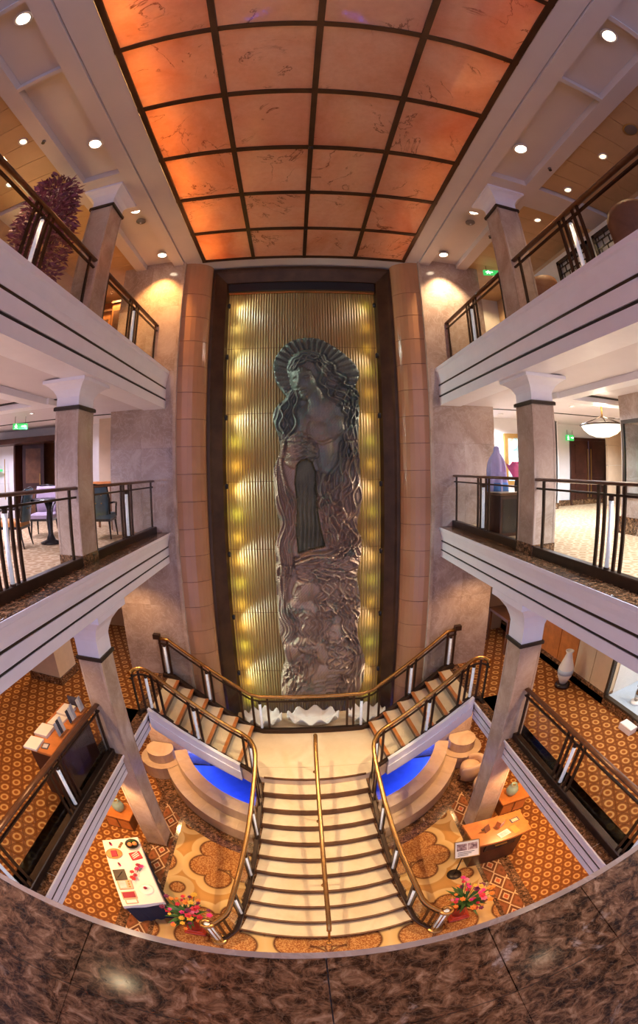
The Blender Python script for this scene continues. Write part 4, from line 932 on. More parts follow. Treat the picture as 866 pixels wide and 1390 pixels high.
g = G('painting_canvas'); v = g.co((1, 1, 1)); g.set(col=g.ramp(g.noise(v, 3.5, 3, .5, 1.5), [(.3, (.08, .30, .38)), (.45, (.55, .75, .72)), (.55, (.85, .78, .60)), (.65, (.75, .35, .20)), (.75, (.2, .45, .5))]), rough=.6)
MB().box(4.94, 5.64, 8.655, 8.67, -.35, .70).build('canvas', 'painting_canvas', pt)
MB().box(4.84, 4.94, 8.62, 8.69, -.45, .80).box(5.64, 5.74, 8.62, 8.69, -.45, .80).box(4.94, 5.64, 8.62, 8.69, .70, .80).box(4.94, 5.64, 8.62, 8.69, -.45, -.35).build('frame', 'gold', pt)
sc_ = wthing('wall_sconce', 'slender bronze wall sconce beside the right marble flank', 'sconce', (4.45, 8.6, .45)); MB().tube([(4.45, 8.62, .25), (4.45, 8.6, .45), (4.45, 8.66, .62)], [.02, .045, .01], 8).build('body', 'gold', sc_)
fa = wthing('alarm_box', 'small red alarm box on the pale wall', 'alarm', (6.12, 8.68, .3)); plain('red_paint', (.55, .04, .05), .4); MB().bbox(6.02, 6.22, 8.66, 8.70, .24, .36, .004).build('box', 'red_paint', fa); MB().box(6.09, 6.15, 8.655, 8.662, .28, .32).build('button', 'white_paint', fa)
# bowl pendant
bl_ = thing('bowl_pendant', 'glowing alabaster bowl pendant with bronze rim over the right middle balcony', 'pendant lamp', (5.43, 5.62, .52))
MB().lathe([(.001, 0), (.15, .015), (.30, .07), (.40, .15), (.45, .23), (.44, .235), (.38, .15), (.28, .08), (.14, .03), (.001, .02)], (0, 0, 0), 32).build('bowl', 'bowl_glow', bl_)
MB().lathe([(.46, .22), (.49, .235), (.46, .25)], (0, 0, 0), 32).build('rim', 'rail_bronze', bl_)
for k in range(3):
    a = 2*PI*k/3 + .5; MB().tube([(.47*math.cos(a), .47*math.sin(a), .24), (.2*math.cos(a), .2*math.sin(a), .33), (0, 0, .40)], .009, 6).build('arm', 'rail_bronze', bl_)
MB().tube([(0, 0, .38), (0, 0, .60)], .02, 8).build('stem', 'gold', bl_); MB().lathe([(.09, .60), (.09, .66)], (0, 0, 0), 14).build('canopy', 'gold', bl_)
point(bl_, (5.43, 5.62, .95), (1, .82, .6), 22, .15)
# display pier with poster
wall('wall_right', MB().box(5.2, 5.9, -2, 4.9, L2, -.44).box(5.2, 5.9, -2, 4.9, .70, L3-.7).box(5.2, 5.9, 4.80, 4.9, -.44, .70).box(5.2, 5.9, -2, 3.2, -.44, .70).box(5.7, 5.9, 3.2, 4.8, -.44, .7), 'wall_marble', 'marble pier with a recessed display window, right middle balcony')
MB_ = wall('trim_20', MB().box(5.17, 5.22, 3.14, 3.2, -.5, .76).box(5.17, 5.22, 4.80, 4.86, -.5, .76).box(5.17, 5.22, 3.2, 4.8, .70, .76).box(5.17, 5.22, 3.2, 4.8, -.5, -.44), 'trim_bronze', 'bronze trim around the display window')
wall('baseboard_right', MB().box(5.17, 5.2, -2, 4.93, L2, L2+.28), 'dark_marble', 'dark marble base of the display pier')
plain('teal_back', (.02, .24, .24), .4, var=.2); plain('poster_yellow', (.75, .58, .03), .5); plain('poster_blue', (.03, .10, .45), .5); plain('poster_sky', (.30, .62, .75), .5)
ps = wthing('poster', 'teal poster with yellow and blue shapes in the display window', 'poster', (5.55, 4.1, -.4))
MB().box(5.66, 5.69, 3.25, 4.78, -.43, .69).build('board', 'teal_back', ps); MB().box(5.645, 5.66, 3.4, 4.45, .35, .69).build('sky_block', 'poster_sky', ps)
m = MB(); m.add([(5.64, 4.42, .0), (5.64, 4.42, .38), (5.64, 4.2, .52), (5.64, 3.8, .3), (5.64, 3.8, -.08)], [(0, 1, 2, 3, 4)]).build('yellow_shape', 'poster_yellow', ps); MB().add([(5.63, 4.40, .40), (5.63, 4.28, .55), (5.63, 4.05, .45), (5.63, 4.25, .25)], [(0, 1, 2, 3)]).build('blue_shape', 'poster_blue', ps)
for r in range(5):
    for k in range(4): MB().box(5.635, 5.64, 4.40-.11*k-.07, 4.40-.11*k, -.12-.055*r, -.12-.055*r+.035).build('dark_patch', 'black', ps)
spot(ps, (5.35, 4.2, .66), (.8, 1, 1), 14, 130, .6, .05, (5.6, 4.1, 0))
# counter with robe and bouquet
ds = thing('reception_counter', 'dark wooden counter with pale top edge behind the right middle railing', 'counter', (3.42, 5.95, L2), .08)
MB().bbox(-.42, .42, -.28, .28, 0, .66, .01).build('body', 'dark_wood', ds); MB().bbox(-.45, .45, -.31, .31, .66, .70, .01).build('counter_top', 'brown_wood', ds); MB().box(-.455, .455, -.316, .316, .70, .712).build('edge_strip', 'bench_stone', ds)
for k in (-.2, .2): MB().box(k-.17, k+.17, -.286, -.28, .06, .60).build('front_panel', 'dark_lacquer', ds)
plain('lavender_cloth', (.50, .47, .80), .75, var=.08, scale=8); plain('blue_cloth', (.10, .28, .70), .7, var=.15)
rb_ = thing('draped_robe', 'lavender robe draped over a stand on the dark counter', 'robe', (3.17, 6.03, L2+.712))
rings = []
for z, r, q in ((0, .20, .12), (.12, .19, .10), (.25, .17, .09), (.38, .165, .08), (.48, .155, .05), (.55, .13, .03), (.61, .085, .02), (.65, .06, .0), (.70, .055, 0), (.735, .045, 0), (.75, .02, 0)):
    rings.append([((r + q*.28*math.sin(7*a + z*2))*math.cos(a), (r + q*.28*math.sin(7*a + z*2))*.75*math.sin(a), z) for a in [2*PI*k/36 for k in range(36)]])
MB().loft(rings, smooth=True).build('cloth', 'lavender_cloth', rb_)
MB().loft([[((r + .02*math.sin(6*a))*math.cos(a), (r + .02*math.sin(6*a))*.78*math.sin(a), z) for a in [2*PI*k/36 for k in range(36)]] for z, r in ((.0, .215), (.10, .205), (.14, .195))], smooth=True).build('blue_hem', 'blue_cloth', rb_)
MB().sweep([(.17*math.cos(a), .13*math.sin(a), .30) for a in [2*PI*k/24 for k in range(24)]], [(.012, -.02), (.012, .02), (-.012, .02), (-.012, -.02)], closed=True).build('belt', 'lavender_cloth', rb_)
plain('magenta', (.80, .03, .25), .5, var=.2, scale=12); plain('wrap_pink', (.85, .15, .42), .35, var=.1)
bq = thing('wrapped_bouquet', 'bright pink wrapped bouquet in a dark vase on the counter', 'bouquet', (3.43, 5.78, L2+.712)); bq.scale = (.82, .6, .9)
MB().lathe([(.05, 0), (.06, .1), (.045, .2), (.05, .24)], (0, 0, 0), 14).build('vase', 'black', bq)
rings = [[(r*(1+.10*math.sin(5*a))*math.cos(a), r*(1+.10*math.sin(5*a))*math.sin(a)*.8, z + .02*math.sin(5*a)*r*5) for a in [2*PI*k/30 for k in range(30)]] for z, r in ((.18, .03), (.28, .11), (.40, .19), (.50, .24), (.49, .22), (.40, .16))]
MB().loft(rings, smooth=True).build('paper_wrap', 'wrap_pink', bq)
random.seed(5)
for k in range(9): a = 2.4*k; r = .035*k**.75; MB().sphere((r*math.cos(a), r*math.sin(a)*.8, .47+.02*random.random()), .055, 8, 6).build('bloom', 'magenta', bq)

# ---- upper level
for s in (-1, 1):
    wall('wall_' + SIDE[s], MB().box(s*5.0, s*5.2, -3, 9, L3, HC+.09), 'warm_wall', 'warm toned side wall of the %s upper balcony' % SIDE[s])
    wall('wall_' + SIDE[s], MB().box(s*3.74, s*5.0, 8.6, 8.8, L3, HC+.09), 'orange_wood' if s < 0 else 'pale_wall', 'far end wall of the %s upper balcony' % SIDE[s])
    spot(None, (s*4.4, 7.9, HC), WARM if 0 else (1, .66, .34), 60, 140, .6, .05, (s*4.4, 8.0, L3))
cb = wthing('wood_cabinetry', 'stepped orange wooden cabinetry behind the far left upper railing', 'cabinet', (-4.2, 8.3, L3))
for k, (x0, x1, z1) in enumerate(((-4.95, -4.45, 1.9), (-4.44, -3.95, 2.1))): 
    u = MB().bbox(x0, x1, 8.1, 8.58, L3, L3+z1, .01).build('unit', 'orange_wood', cb); MB().box(x0-.02, x1+.02, 8.06, 8.59, L3+z1, L3+z1+.05).build('cornice', 'brown_wood', u); MB().box(x0+.06, x1-.06, 8.085, 8.1, L3+.1, L3+z1-.2).build('door', 'brown_wood', u)
lm = thing('glowing_panel', 'softly glowing wall lamp behind the purple tree', 'wall lamp', (-4.93, 4.2, L3+.55)); emis('panel_glow', (1, .70, .32), 3.0); MB().bbox(-.03, .03, -.6, .6, 0, 1.0, .01).build('diffuser', 'panel_glow', lm); MB().box(-.04, -.03, -.64, .64, -.04, 1.04).build('backplate', 'gold', lm); lm.rotation_euler.z = 0
# lattice screens and tub chairs, right
wall('wall_right', MB().box(4.78, 4.84, 2.0, 6.6, L3+.3, HC-.2), 'pale_wall', 'pale panel behind the dark lattice screens')
for k, y in enumerate((2.55, 3.75, 4.95)):
    t = wthing('lattice_screen', 'dark fretwork lattice screen on the right upper balcony, %s' % ['nearest the camera', 'middle of three', 'nearest the column'][k], 'screen', (4.72, y, L3+.35), 'dark lattice screens')
    z0, z1, w_ = L3+.35, HC-.35, .52
    MB().box(4.70, 4.75, y-w_, y-w_+.07, z0, z1).box(4.70, 4.75, y+w_-.07, y+w_, z0, z1).box(4.70, 4.75, y-w_, y+w_, z0, z0+.07).box(4.70, 4.75, y-w_, y+w_, z1-.07, z1).build('frame', 'dark_lacquer', t)
    r = 0; z = z0 + .07
    while z < z1 - .1:
        MB().box(4.715, 4.735, y-w_+.06, y+w_-.06, z+.12, z+.14).build('fret_bar', 'dark_lacquer', t)
        x = y - w_ + .07 + (.0 if r % 2 else .09)
        while x < y + w_ - .08:
            MB().box(4.715, 4.735, x, x+.02, z, z+.12).build('fret_bar', 'dark_lacquer', t); x += .18
        z += .14; r += 1
def tub(label, loc, rz, mat, h=.78, r=.36, nm='tub_chair', grp='brown tub chairs', leg='dark_lacquer', cushion=None):
    t = thing(nm, label, 'chair', loc, rz, grp)
    a0, a1 = -.15*PI, 1.15*PI; n = 22; rings = []
    for k in range(n+1):
        a = a0 + (a1-a0)*k/n; hh = h*(.72 + .28*math.sin(max(0, min(PI, (a-a0)/(a1-a0)*PI)))**.6); c, s_ = math.cos(a), math.sin(a)
        rings.append([(c*(r+.02), s_*(r+.02), .10), (c*(r+.05), s_*(r+.05), hh*.9), (c*(r+.03), s_*(r+.03), hh), (c*(r-.03), s_*(r-.03), hh), (c*(r-.05), s_*(r-.05), hh*.9), (c*(r-.05), s_*(r-.05), .10)])
    MB().loft(rings, smooth=True).build('shell', mat, t)
    MB().lathe([(.001, .12), (r-.05, .12), (r-.04, .30), (r-.05, .40), (r-.12, .44), (.001, .45)], (0, 0, 0), 22).build('cushion', cushion or mat, t)
    for k in range(4): a = PI/4 + k*PI/2; MB().tube([(.25*math.cos(a), .25*math.sin(a), .12), (.28*math.cos(a), .28*math.sin(a), 0)], [.022, .014], 8).build('leg', leg, t)
    return t
tub('brown leather high backed tub chair behind the right upper railing, nearest the camera', (3.62, 2.62, L3), -PI+.55, 'brown_leather', 1.12, .40)
tub('brown leather tub chair behind the upper railing close to the right column', (3.66, 4.95, L3), -PI+.4, 'brown_leather', 1.06, .34)
tub('dark tub chair between the two brown tub chairs, right upper balcony', (3.98, 3.95, L3), -PI+.2, 'dark_wood', .92, .34)
exit_sign('green exit sign under the ceiling of the right upper balcony', 4.02, 6.85, HC-.16, .5, .12, -.3, -1)
# purple leaved tree in a pot
def leaf_mesh(n, fn, wf, seed):
    rn = random.Random(seed); m = MB()
    for k in range(n):
        p, d, L, wd = fn(rn); p = Vector(p); d = Vector(d).normalized(); sd = d.cross(Vector((rn.uniform(-1, 1), rn.uniform(-1, 1), rn.uniform(-1, 1)))).normalized()*wd
        q = p + d*L; mid = p + d*L*.5 + Vector((0, 0, .02*L)); m.add([p, mid + sd, q, mid - sd], [(0, 1, 2, 3)])
    return m
plain('purple_leaf', (.26, .085, .14), .5, var=.5, scale=9); plain('bark', (.10, .055, .03), .8); plain('green_leaf', (.05, .13, .025), .45, var=.35, scale=6)
tr = thing('purple_tree', 'purple leaved potted tree behind the left upper railing', 'potted tree', (-3.36, 3.55, L3))
MB().lathe([(.16, 0), (.22, .3), (.24, .36), (.20, .36), (.19, .32), (.001, .31)], (0, 0, 0), 20).build('pot', 'dark_wood', tr)
for k, (dx, dy) in enumerate(((0, 0), (.08, .05), (-.07, .04), (.03, -.07))): MB().tube([(dx*.5, dy*.5, .3), (dx, dy, .8), (dx*2.4, dy*2.4, 1.3), (dx*3.6, dy*3.6, 1.75)], [.022, .018, .012, .006], 6).build('stem', 'bark', tr)
def tf(rn):
    while 1:
        z = rn.uniform(.45, 2.0); c = .33 + .10*math.sin((z-.4)*2.2); a = rn.uniform(0, 2*PI); r = c*math.sqrt(rn.random())
        if z > .9 or rn.random() < .55: break
    a2 = a + rn.uniform(-1, 1); return (r*math.cos(a), r*math.sin(a), z), (math.cos(a2), math.sin(a2), rn.uniform(-.6, .4)), rn.uniform(.08, .16), rn.uniform(.012, .022)
f_o = leaf_mesh(3000, tf, 0, 4).build('foliage', 'purple_leaf', tr); f_o['kind'] = 'stuff'
# speaker, detectors, sprinklers
sp_ = wthing('ceiling_speaker', 'round grey ceiling speaker in the right plank ceiling', 'speaker', (3.94, 1.88, HC+.055)); plain('grille', (.20, .17, .14), .6); MB().lathe([(.10, .004), (.115, 0), (.115, -.01), (.09, -.016), (.001, -.018)], (3.94, 1.88, HC+.058), 22).build('grille', 'grille', sp_); MB().lathe([(.118, .004), (.13, -.004), (.118, -.012)], (3.94, 1.88, HC+.058), 22).build('ring', 'gold', sp_)
for k, (x, y) in enumerate(((-2.75, 5.36), (2.84, 5.36))):
    t = wthing('smoke_detector', 'round smoke detector beside the third downlight, %s coffer' % ('left' if k == 0 else 'right'), 'detector', (x, y, HC+.03), 'smoke detectors'); MB().lathe([(.085, .004), (.085, -.015), (.05, -.03), (.03, -.045), (.001, -.046)], (x, y, HC+.033), 16).build('body', 'grille', t); MB().lathe([(.02, -.04), (.015, -.052), (.001, -.053)], (x, y, HC+.033), 10).build('sensor', 'white_paint', t)
for k, (x, y, nm) in enumerate(((-3.33, 2.75, 'left beam near the camera'), (3.33, 3.35, 'right beam before the column'), (3.33, 5.6, 'right beam beyond the column'))):
    t = wthing('sprinkler', 'small sprinkler head on the %s' % nm, 'sprinkler', (x, y, HC-.02), 'sprinkler heads'); MB().lathe([(.03, 0), (.03, -.01), (.012, -.015), (.012, -.04)], (x, y, HC-.02), 10).build('body', 'grille', t); MB().lathe([(.028, -.04), (.028, -.045)], (x, y, HC-.02), 8).build('deflector', 'trim_bronze', t)

# ================================================================== lower gallery
wall('wall_left', MB().box(-5.75, -4.95, 5.98, 6.7, L1, L2-.55), 'cream_panel', 'square marble pier standing on the left lower gallery')
wall('baseboard_left', MB().box(-5.79, -4.91, 5.94, 6.74, L1, L1+.16), 'dark_marble', 'dark marble base of the left gallery pier')
wall('wall_left', MB().box(-8.2, -8.0, -3, 11, L1, L2-.55), 'warm_wall', 'far side wall of the left lower gallery')
wall('wall_back', MB().box(-8, -3.72, 9.5, 9.7, L1, L2-.55), 'warm_wall', 'far end wall of the left lower gallery')
wall('wall_back', MB().box(3.72, 8, 8.6, 8.8, L1, L2-.55), 'warm_wall', 'far end wall of the right lower gallery')
wr = prop(wthing('wall_right', 'panelled wall with shop window along the right lower gallery', None, (5.05, 4, L1)), kind='structure')
for y0, y1, mt in ((6.72, 8.6, 'cream_panel'), (6.05, 6.70, 'orange_wood'), (5.42, 6.03, 'orange_wood'), (4.86, 5.40, 'cream_panel'), (4.32, 4.84, 'cream_panel')):
    MB().box(5.0, 5.2, y0, y1, L1+.2, L2-.55).build('wall_panel', mt, wr)
MB().box(5.0, 5.2, -3, 1.6, L1, L2-.55).box(5.0, 5.2, 1.6, 4.3, L1, L1+.14).box(5.0, 5.2, 1.6, 4.3, L2-.8, L2-.55).build('window_wall', 'cream_panel', wr)
MB().box(4.95, 5.0, -3, 8.6, L1, L1+.14).box(4.95, 5.2, 4.3, 8.6, L1+.0, L1+.2).build('base_course', 'dark_marble', wr)
wn = prop(wthing('window_1', 'lit shop display window in the right lower gallery wall', None, (5.1, 3, L1)), kind='structure')
for y in (1.58, 2.93, 4.28): MB().box(4.96, 5.06, y, y+.05, L1+.14, L2-.8).build('mullion', 'trim_bronze', wn)
MB().box(4.96, 5.06, 1.58, 4.33, L1+.14, L1+.18).box(4.96, 5.06, 1.58, 4.33, L2-.84, L2-.8).build('rail', 'trim_bronze', wn)
for y in (1.63, 2.98): MB().box(5.0, 5.008, y, y+1.3, L1+.18, L2-.84).build('glass_pane', 'pane', wn)
plain('display_blue', (.42, .52, .66), .4, var=.06)
MB().box(5.06, 6.2, 1.6, 4.3, L1+.1, L1+.15).build('display_floor', 'display_blue', wn); MB().box(6.2, 6.25, 1.6, 4.3, L1, L2-.55).build('display_back', 'pale_wall', wn); MB().box(5.2, 6.2, 4.3, 4.34, L1, L2-.55).build('display_side', 'pale_wall', wn)
area(wn, (5.6, 3.0, L2-.62), (.85, .92, 1), 35, .6, 2.0)
plain('chrome', (.55, .52, .48), .18, .9)
for k, (x, y, h) in enumerate(((5.35, 3.75, .75), (5.5, 3.05, .6))):
    t = thing('figurine', 'glittering metal figurine in the shop window, %s' % ('beside the white side panel' if k == 0 else 'nearer the camera'), 'figurine', (x, y, L1+.15), 0, 'shop window figurines')
    MB().lathe([(.11, 0), (.11, .04), (.06, .06)], (0, 0, 0), 14).build('base', 'white_paint', t); MB().lathe([(.05, .06), (.07, h*.3), (.04, h*.45), (.08, h*.6), (.05, h*.78), (.02, h*.82)], (0, 0, 0), 12).build('body', 'chrome', t); MB().sphere((0, 0, h*.9), .055).build('head', 'chrome', t)
    for s in (-1, 1): MB().tube([(s*.06, 0, h*.72), (s*.14, -.03, h*.55), (s*.08, -.10, h*.45)], .018, 6).build('arm', 'chrome', t)
sb = thing('white_step', 'small pale box on the carpet below the shop window', 'box', (4.82, 3.35, L1)); MB().bbox(-.09, .09, -.16, .16, 0, .12, .008).build('body', 'white_paint', sb); MB().box(-.092, .092, -.162, .162, .09, .1).build('lid', 'pale_wall', sb)
vt = thing('floor_vase', 'tall pale ceramic vase with dark stand by the right gallery wall', 'vase', (4.68, 5.3, L1)); MB().lathe([(.16, 0), (.16, .06), (.12, .08)], (0, 0, 0), 18).build('stand', 'dark_lacquer', vt); MB().lathe([(.07, .08), (.15, .25), (.16, .42), (.09, .62), (.06, .72), (.09, .78), (.07, .78), (.045, .70)], (0, 0, 0), 20).build('body', 'pale_wall', vt)
MB().lathe([(.161, .30), (.166, .35), (.161, .40)], (0, 0, 0), 20).build('band', 'display_blue', vt)
ck = thing('side_console', 'brown wooden console table at the far end of the right gallery', 'table', (4.6, 7.6, L1)); MB().bbox(-.35, .35, -.5, .5, .78, .84, .01).build('top', 'brown_wood', ck)
for x in (-1, 1):
    for y in (-1, 1): MB().box(x*.3-.03, x*.3+.03, y*.45-.03, y*.45+.03, 0, .78).build('leg', 'brown_wood', ck)
# information desk with papers, left gallery
plain('paper', (.80, .76, .72), .6, var=.04); plain('paper_grey', (.55, .52, .55), .6, var=.2, scale=14); plain('print_dark', (.06, .06, .09), .5, var=.4, scale=20)
dk = thing('information_desk', 'orange topped dark desk behind the left lower gallery railing', 'desk', (-3.40, 3.62, L1), .04)
MB().bbox(-.19, .19, -.58, .58, 0, .83, .01).build('body', 'dark_wood', dk); MB().bbox(-.22, .22, -.62, .62, .83, .87, .008).build('desk_top', 'orange_wood', dk)
for k in (-.29, .29): MB().box(-.2, -.19, k-.24, k+.24, .08, .76).build('front_panel', 'brown_wood', dk)
DZ = L1 + .87
def sheet(nm, label, x, y, z, w_, h_, th, rz, mat, cat='paper', strip=None, grp=None):
    t = thing(nm, label, cat, (x, y, z), rz, grp); MB().bbox(-w_/2, w_/2, -h_/2, h_/2, 0, th, min(.003, th*.4)).build('block', mat, t)
    if strip: MB().box(-w_*.35, w_*.35, -h_*.35, h_*.30, th, th+.001).build('printed_area', strip, t)
    return t
for k, (x, y, a, mt) in enumerate(((-3.50, 3.10, .1, 'paper'), (-3.50, 3.42, .05, 'paper'), (-3.45, 3.73, -.05, 'paper'), (-3.45, 4.02, .0, 'paper'))):
    sheet('brochure_stack', 'stack of white brochures on the information desk, %s' % ['nearest the camera', 'second from the camera', 'third from the camera', 'next to the column'][k], x, y, DZ, .21, .27, .03 + .02*(k % 2), a, mt, 'brochures', None, 'brochure stacks on the desk')
sheet('photo_card', 'small dark photo card at the near end of the information desk', -3.33, 3.14, DZ, .10, .13, .006, .2, 'print_dark', 'card', 'paper_grey')
for k, (y, n) in enumerate(((3.5, 3), (3.85, 3), (4.18, 2))):
    t = thing('leaflet_rack', 'acrylic rack of grey leaflets on the desk beside the handrail, %s' % ['near end', 'middle', 'far end by the column'][k], 'rack', (-3.27, y, DZ), 0, 'leaflet racks')
    MB().box(-.05, .07, -.12, .12, 0, .01).build('foot', 'pane', t); MB().add([(.06, -.12, .01), (.06, .12, .01), (.0, .12, .24), (.0, -.12, .24)], [(0, 1, 2, 3)]).build('back', 'pane', t)
    for j in range(n): m = MB().box(-.004, .004, -.10+.07*j, -.04+.07*j, .012, .21 + .01*j).build('leaflet', ['paper_grey', 'print_dark', 'paper'][(j+k) % 3], t); m.rotation_euler = (0, -.15, 0); m.location.x = .03
dn = thing('name_stand', 'dark upright sign on the information desk beside the left column', 'sign', (-3.42, 4.22, DZ)); MB().box(-.09, .09, -.03, .03, 0, .01).build('foot', 'black', dn); MB().box(-.09, .09, -.006, .006, .01, .16).build('panel', 'print_dark', dn)

# ================================================================== ground floor things
TT = (-2.96, 3.06); TA = .505
def tl(x, y): return (TT[0] + x*math.cos(TA) - y*math.sin(TA), TT[1] + x*math.sin(TA) + y*math.cos(TA), L0+.752)
plain('navy_cloth', (.012, .018, .045), .8); plain('white_cloth', (.80, .76, .72), .75, var=.03)
tb_ = thing('buffet_table', 'long table with navy skirt on the ground floor left of the stairs', 'table', (TT[0], TT[1], L0), TA)
MB().box(-.31, .31, -.75, .75, .71, .742).build('table_top', 'brown_wood', tb_)
for x in (-1, 1):
    for y in (-1, 1): MB().tube([(x*.26, y*.68, 0), (x*.26, y*.68, .71)], .02, 8).build('leg', 'chrome', tb_)
ring = []
per = [(-.32 + .64*i/12, -.77) for i in range(12)] + [(.32, -.77+1.54*i/24) for i in range(24)] + [(.32-.64*i/12, .77) for i in range(12)] + [(-.32, .77-1.54*i/24) for i in range(24)]
lo = [(x*(1.0+.05*math.sin(i*1.9)), y*(1+.02*math.sin(i*1.9)), .02) for i, (x, y) in enumerate(per)]; hi = [(x, y, .70) for x, y in per]
MB().loft([lo, hi], False, False).build('skirt', 'navy_cloth', tb_)
tc_ = thing('tablecloth', 'white cloth spread over the navy skirted buffet table', 'tablecloth', (TT[0], TT[1], L0), TA)
MB().loft([[(x*1.06, y*1.025, .66 + .015*math.sin(i*.8)) for i, (x, y) in enumerate(per)], [(x*1.045, y*1.015, .742) for x, y in per], [(x*1.03, y*1.01, .75) for x, y in per]], False, True).build('cloth', 'white_cloth', tc_)
plain('wood_plate', (.45, .22, .07), .4, var=.25, scale=10); plain('orange_fruit', (.85, .30, .08), .5, var=.1); plain('red_cloth', (.50, .02, .03), .6, var=.12); plain('burgundy', (.30, .01, .04), .5); plain('pink_card', (.72, .42, .28), .6, var=.06); plain('slate', (.06, .045, .035), .5, var=.3); plain('white_china', (.82, .80, .78), .2, var=.02)
t = thing('oval_platter', 'oval wooden platter with dark folded napkin on the buffet table', 'platter', tl(-.177, .413), TA); m = MB().lathe([(.001, 0), (.10, 0), (.145, .018), (.15, .022), (.13, .018), (.001, .01)], (0, 0, 0), 28).build('dish', 'wood_plate', t); m.scale = (1, .85, 1); MB().bbox(-.055, .055, -.075, .075, .012, .03, .004).build('napkin', 'burgundy', t)
t = thing('black_bowl', 'black bowl holding fruit on the buffet table', 'bowl', tl(.198, .582), TA); MB().lathe([(.001, 0), (.07, 0), (.12, .05), (.125, .055), (.11, .05), (.06, .012), (.001, .012)], (0, 0, 0), 26).build('bowl', 'black', t)
for k, (x, y) in enumerate(((.155, .57), (.245, .575))):
    p = tl(x, y); t = thing('orange', 'orange fruit in the black bowl, %s one' % ('left' if k == 0 else 'right'), 'orange', (p[0], p[1], p[2]+.012), 0, 'oranges in the bowl'); MB().sphere((0, 0, .043), .043, 14, 9).build('peel', 'orange_fruit', t); MB().lathe([(.006, .084), (.003, .088)], (0, 0, 0), 6).build('stem', 'green_leaf', t)
p = tl(.21, .645); t = thing('garnish', 'green leafy garnish at the back of the black bowl', 'garnish', (p[0], p[1], p[2]+.02)); leaf_mesh(26, lambda r: ((r.uniform(-.04, .04), r.uniform(-.03, .03), .02), (r.uniform(-1, 1), r.uniform(-1, 1), r.uniform(.2, 1)), .05, .012), 0, 2).build('leaves', 'green_leaf', t)
def cushion(nm, label, p, rz, w_, h_, th, mat, cat):
    t = thing(nm, label, cat, p, rz); MB().bbox(-w_/2, w_/2, -h_/2, h_/2, 0, th, th*.35).build('body', mat, t); return t
t = cushion('red_napkin', 'red napkin stack with pale ribbon on the buffet table', tl(.186, .314), TA+.15, .20, .18, .03, 'red_cloth', 'napkin'); 
for k in range(3): MB().box(-.07, .07, -.05+.04*k, -.035+.04*k, .03, .036, .4).build('ribbon', 'paper', t)
t = cushion('slate_tray', 'dark slate tray with a pen on the buffet table', tl(-.194, -.089), TA, .21, .25, .012, 'slate', 'tray'); MB().tube([(-.05, -.06, .018), (.05, .06, .018)], .006, 6).build('pen', 'black', t)
t = cushion('gift_box', 'peach gift box with three gold sweets and grey lid', tl(-.163, -.33), TA, .24, .2, .03, 'pink_card', 'box'); MB().box(-.09, .02, -.08, .08, .03, .035).build('lid_card', 'paper_grey', t)
for k in range(3): MB().sphere((.07, -.06+.06*k, .036), .018, 8, 5).build('sweet', 'gold', t)
t = cushion('burgundy_book', 'burgundy booklet in a peach tray on the buffet table', tl(-.163, -.558), TA, .24, .17, .015, 'pink_card', 'booklet'); MB().box(-.10, .10, -.06, .06, .015, .028).build('cover', 'burgundy', t)
t = cushion('peach_tray', 'peach tray at the near end of the buffet table', tl(-.16, -.70), TA, .2, .09, .012, 'pink_card', 'tray'); MB().box(-.08, .08, -.03, .03, .012, .016).build('liner', 'paper', t)
t = thing('china_plate', 'white china plate with a dark red flower on the buffet table', 'plate', tl(.141, -.473)); MB().lathe([(.001, 0), (.07, 0), (.12, .014), (.118, .018), (.07, .006), (.001, .006)], (0, 0, 0), 26).build('dish', 'white_china', t); MB().sphere((-.01, .02, .03), .03, 8, 6).build('flower', 'burgundy', t)
t = cushion('tasting_cards', 'row of small brown cards on the buffet table', tl(-.02, .614), TA-.6, .045, .16, .01, 'wood_plate', 'cards'); 
for k in range(3): MB().box(-.02, .02, -.06+.05*k, -.025+.05*k, .01, .018).build('card', 'brown_wood', t)
for k, (x, y, nm) in enumerate(((-.192, .66, 'far corner'), (-.146, .148, 'between platter and slate'))):
    t = thing('sweet_cluster', 'small plum coloured ornament on the buffet table, %s' % nm, 'ornament', tl(x, y), 0, 'plum ornaments'); MB().lathe([(.02, 0), (.025, .02), (.01, .04), (.02, .06), (.001, .075)], (0, 0, 0), 10).build('body', 'burgundy', t); MB().sphere((.025, -.02, .015), .016, 8, 5).build('bead', 'magenta', t)
def flower(m, c, r, n, tilt):
    c = Vector(c)
    for k in range(n):
        a = 2*PI*k/n + tilt; d = Vector((math.cos(a), math.sin(a), .45)).normalized(); sd = Vector((-math.sin(a), math.cos(a), 0))*r*.38
        m.add([c, c + d*r*.55 + sd, c + d*r + Vector((0, 0, -.15*r)), c + d*r*.55 - sd], [(0, 1, 2, 3)])
    m.sphere(c + Vector((0, 0, .12*r)), r*.22, 6, 4); return m
rn = random.Random(9); p = tl(.10, -.12); t = thing('table_posy', 'loose red and pink flower spray lying on the buffet table', 'flowers', p)
for k in range(9): x, y = rn.uniform(-.08, .08), rn.uniform(-.22, .22); flower(MB(), (x, y, .05), .05, 6, rn.random()*3).build('bloom', rn.choice(['red_cloth', 'magenta', 'burgundy']), t); MB().tube([(x, y, .045), (x*.4, y*.5, .008)], .004, 5).build('stem', 'green_leaf', t)
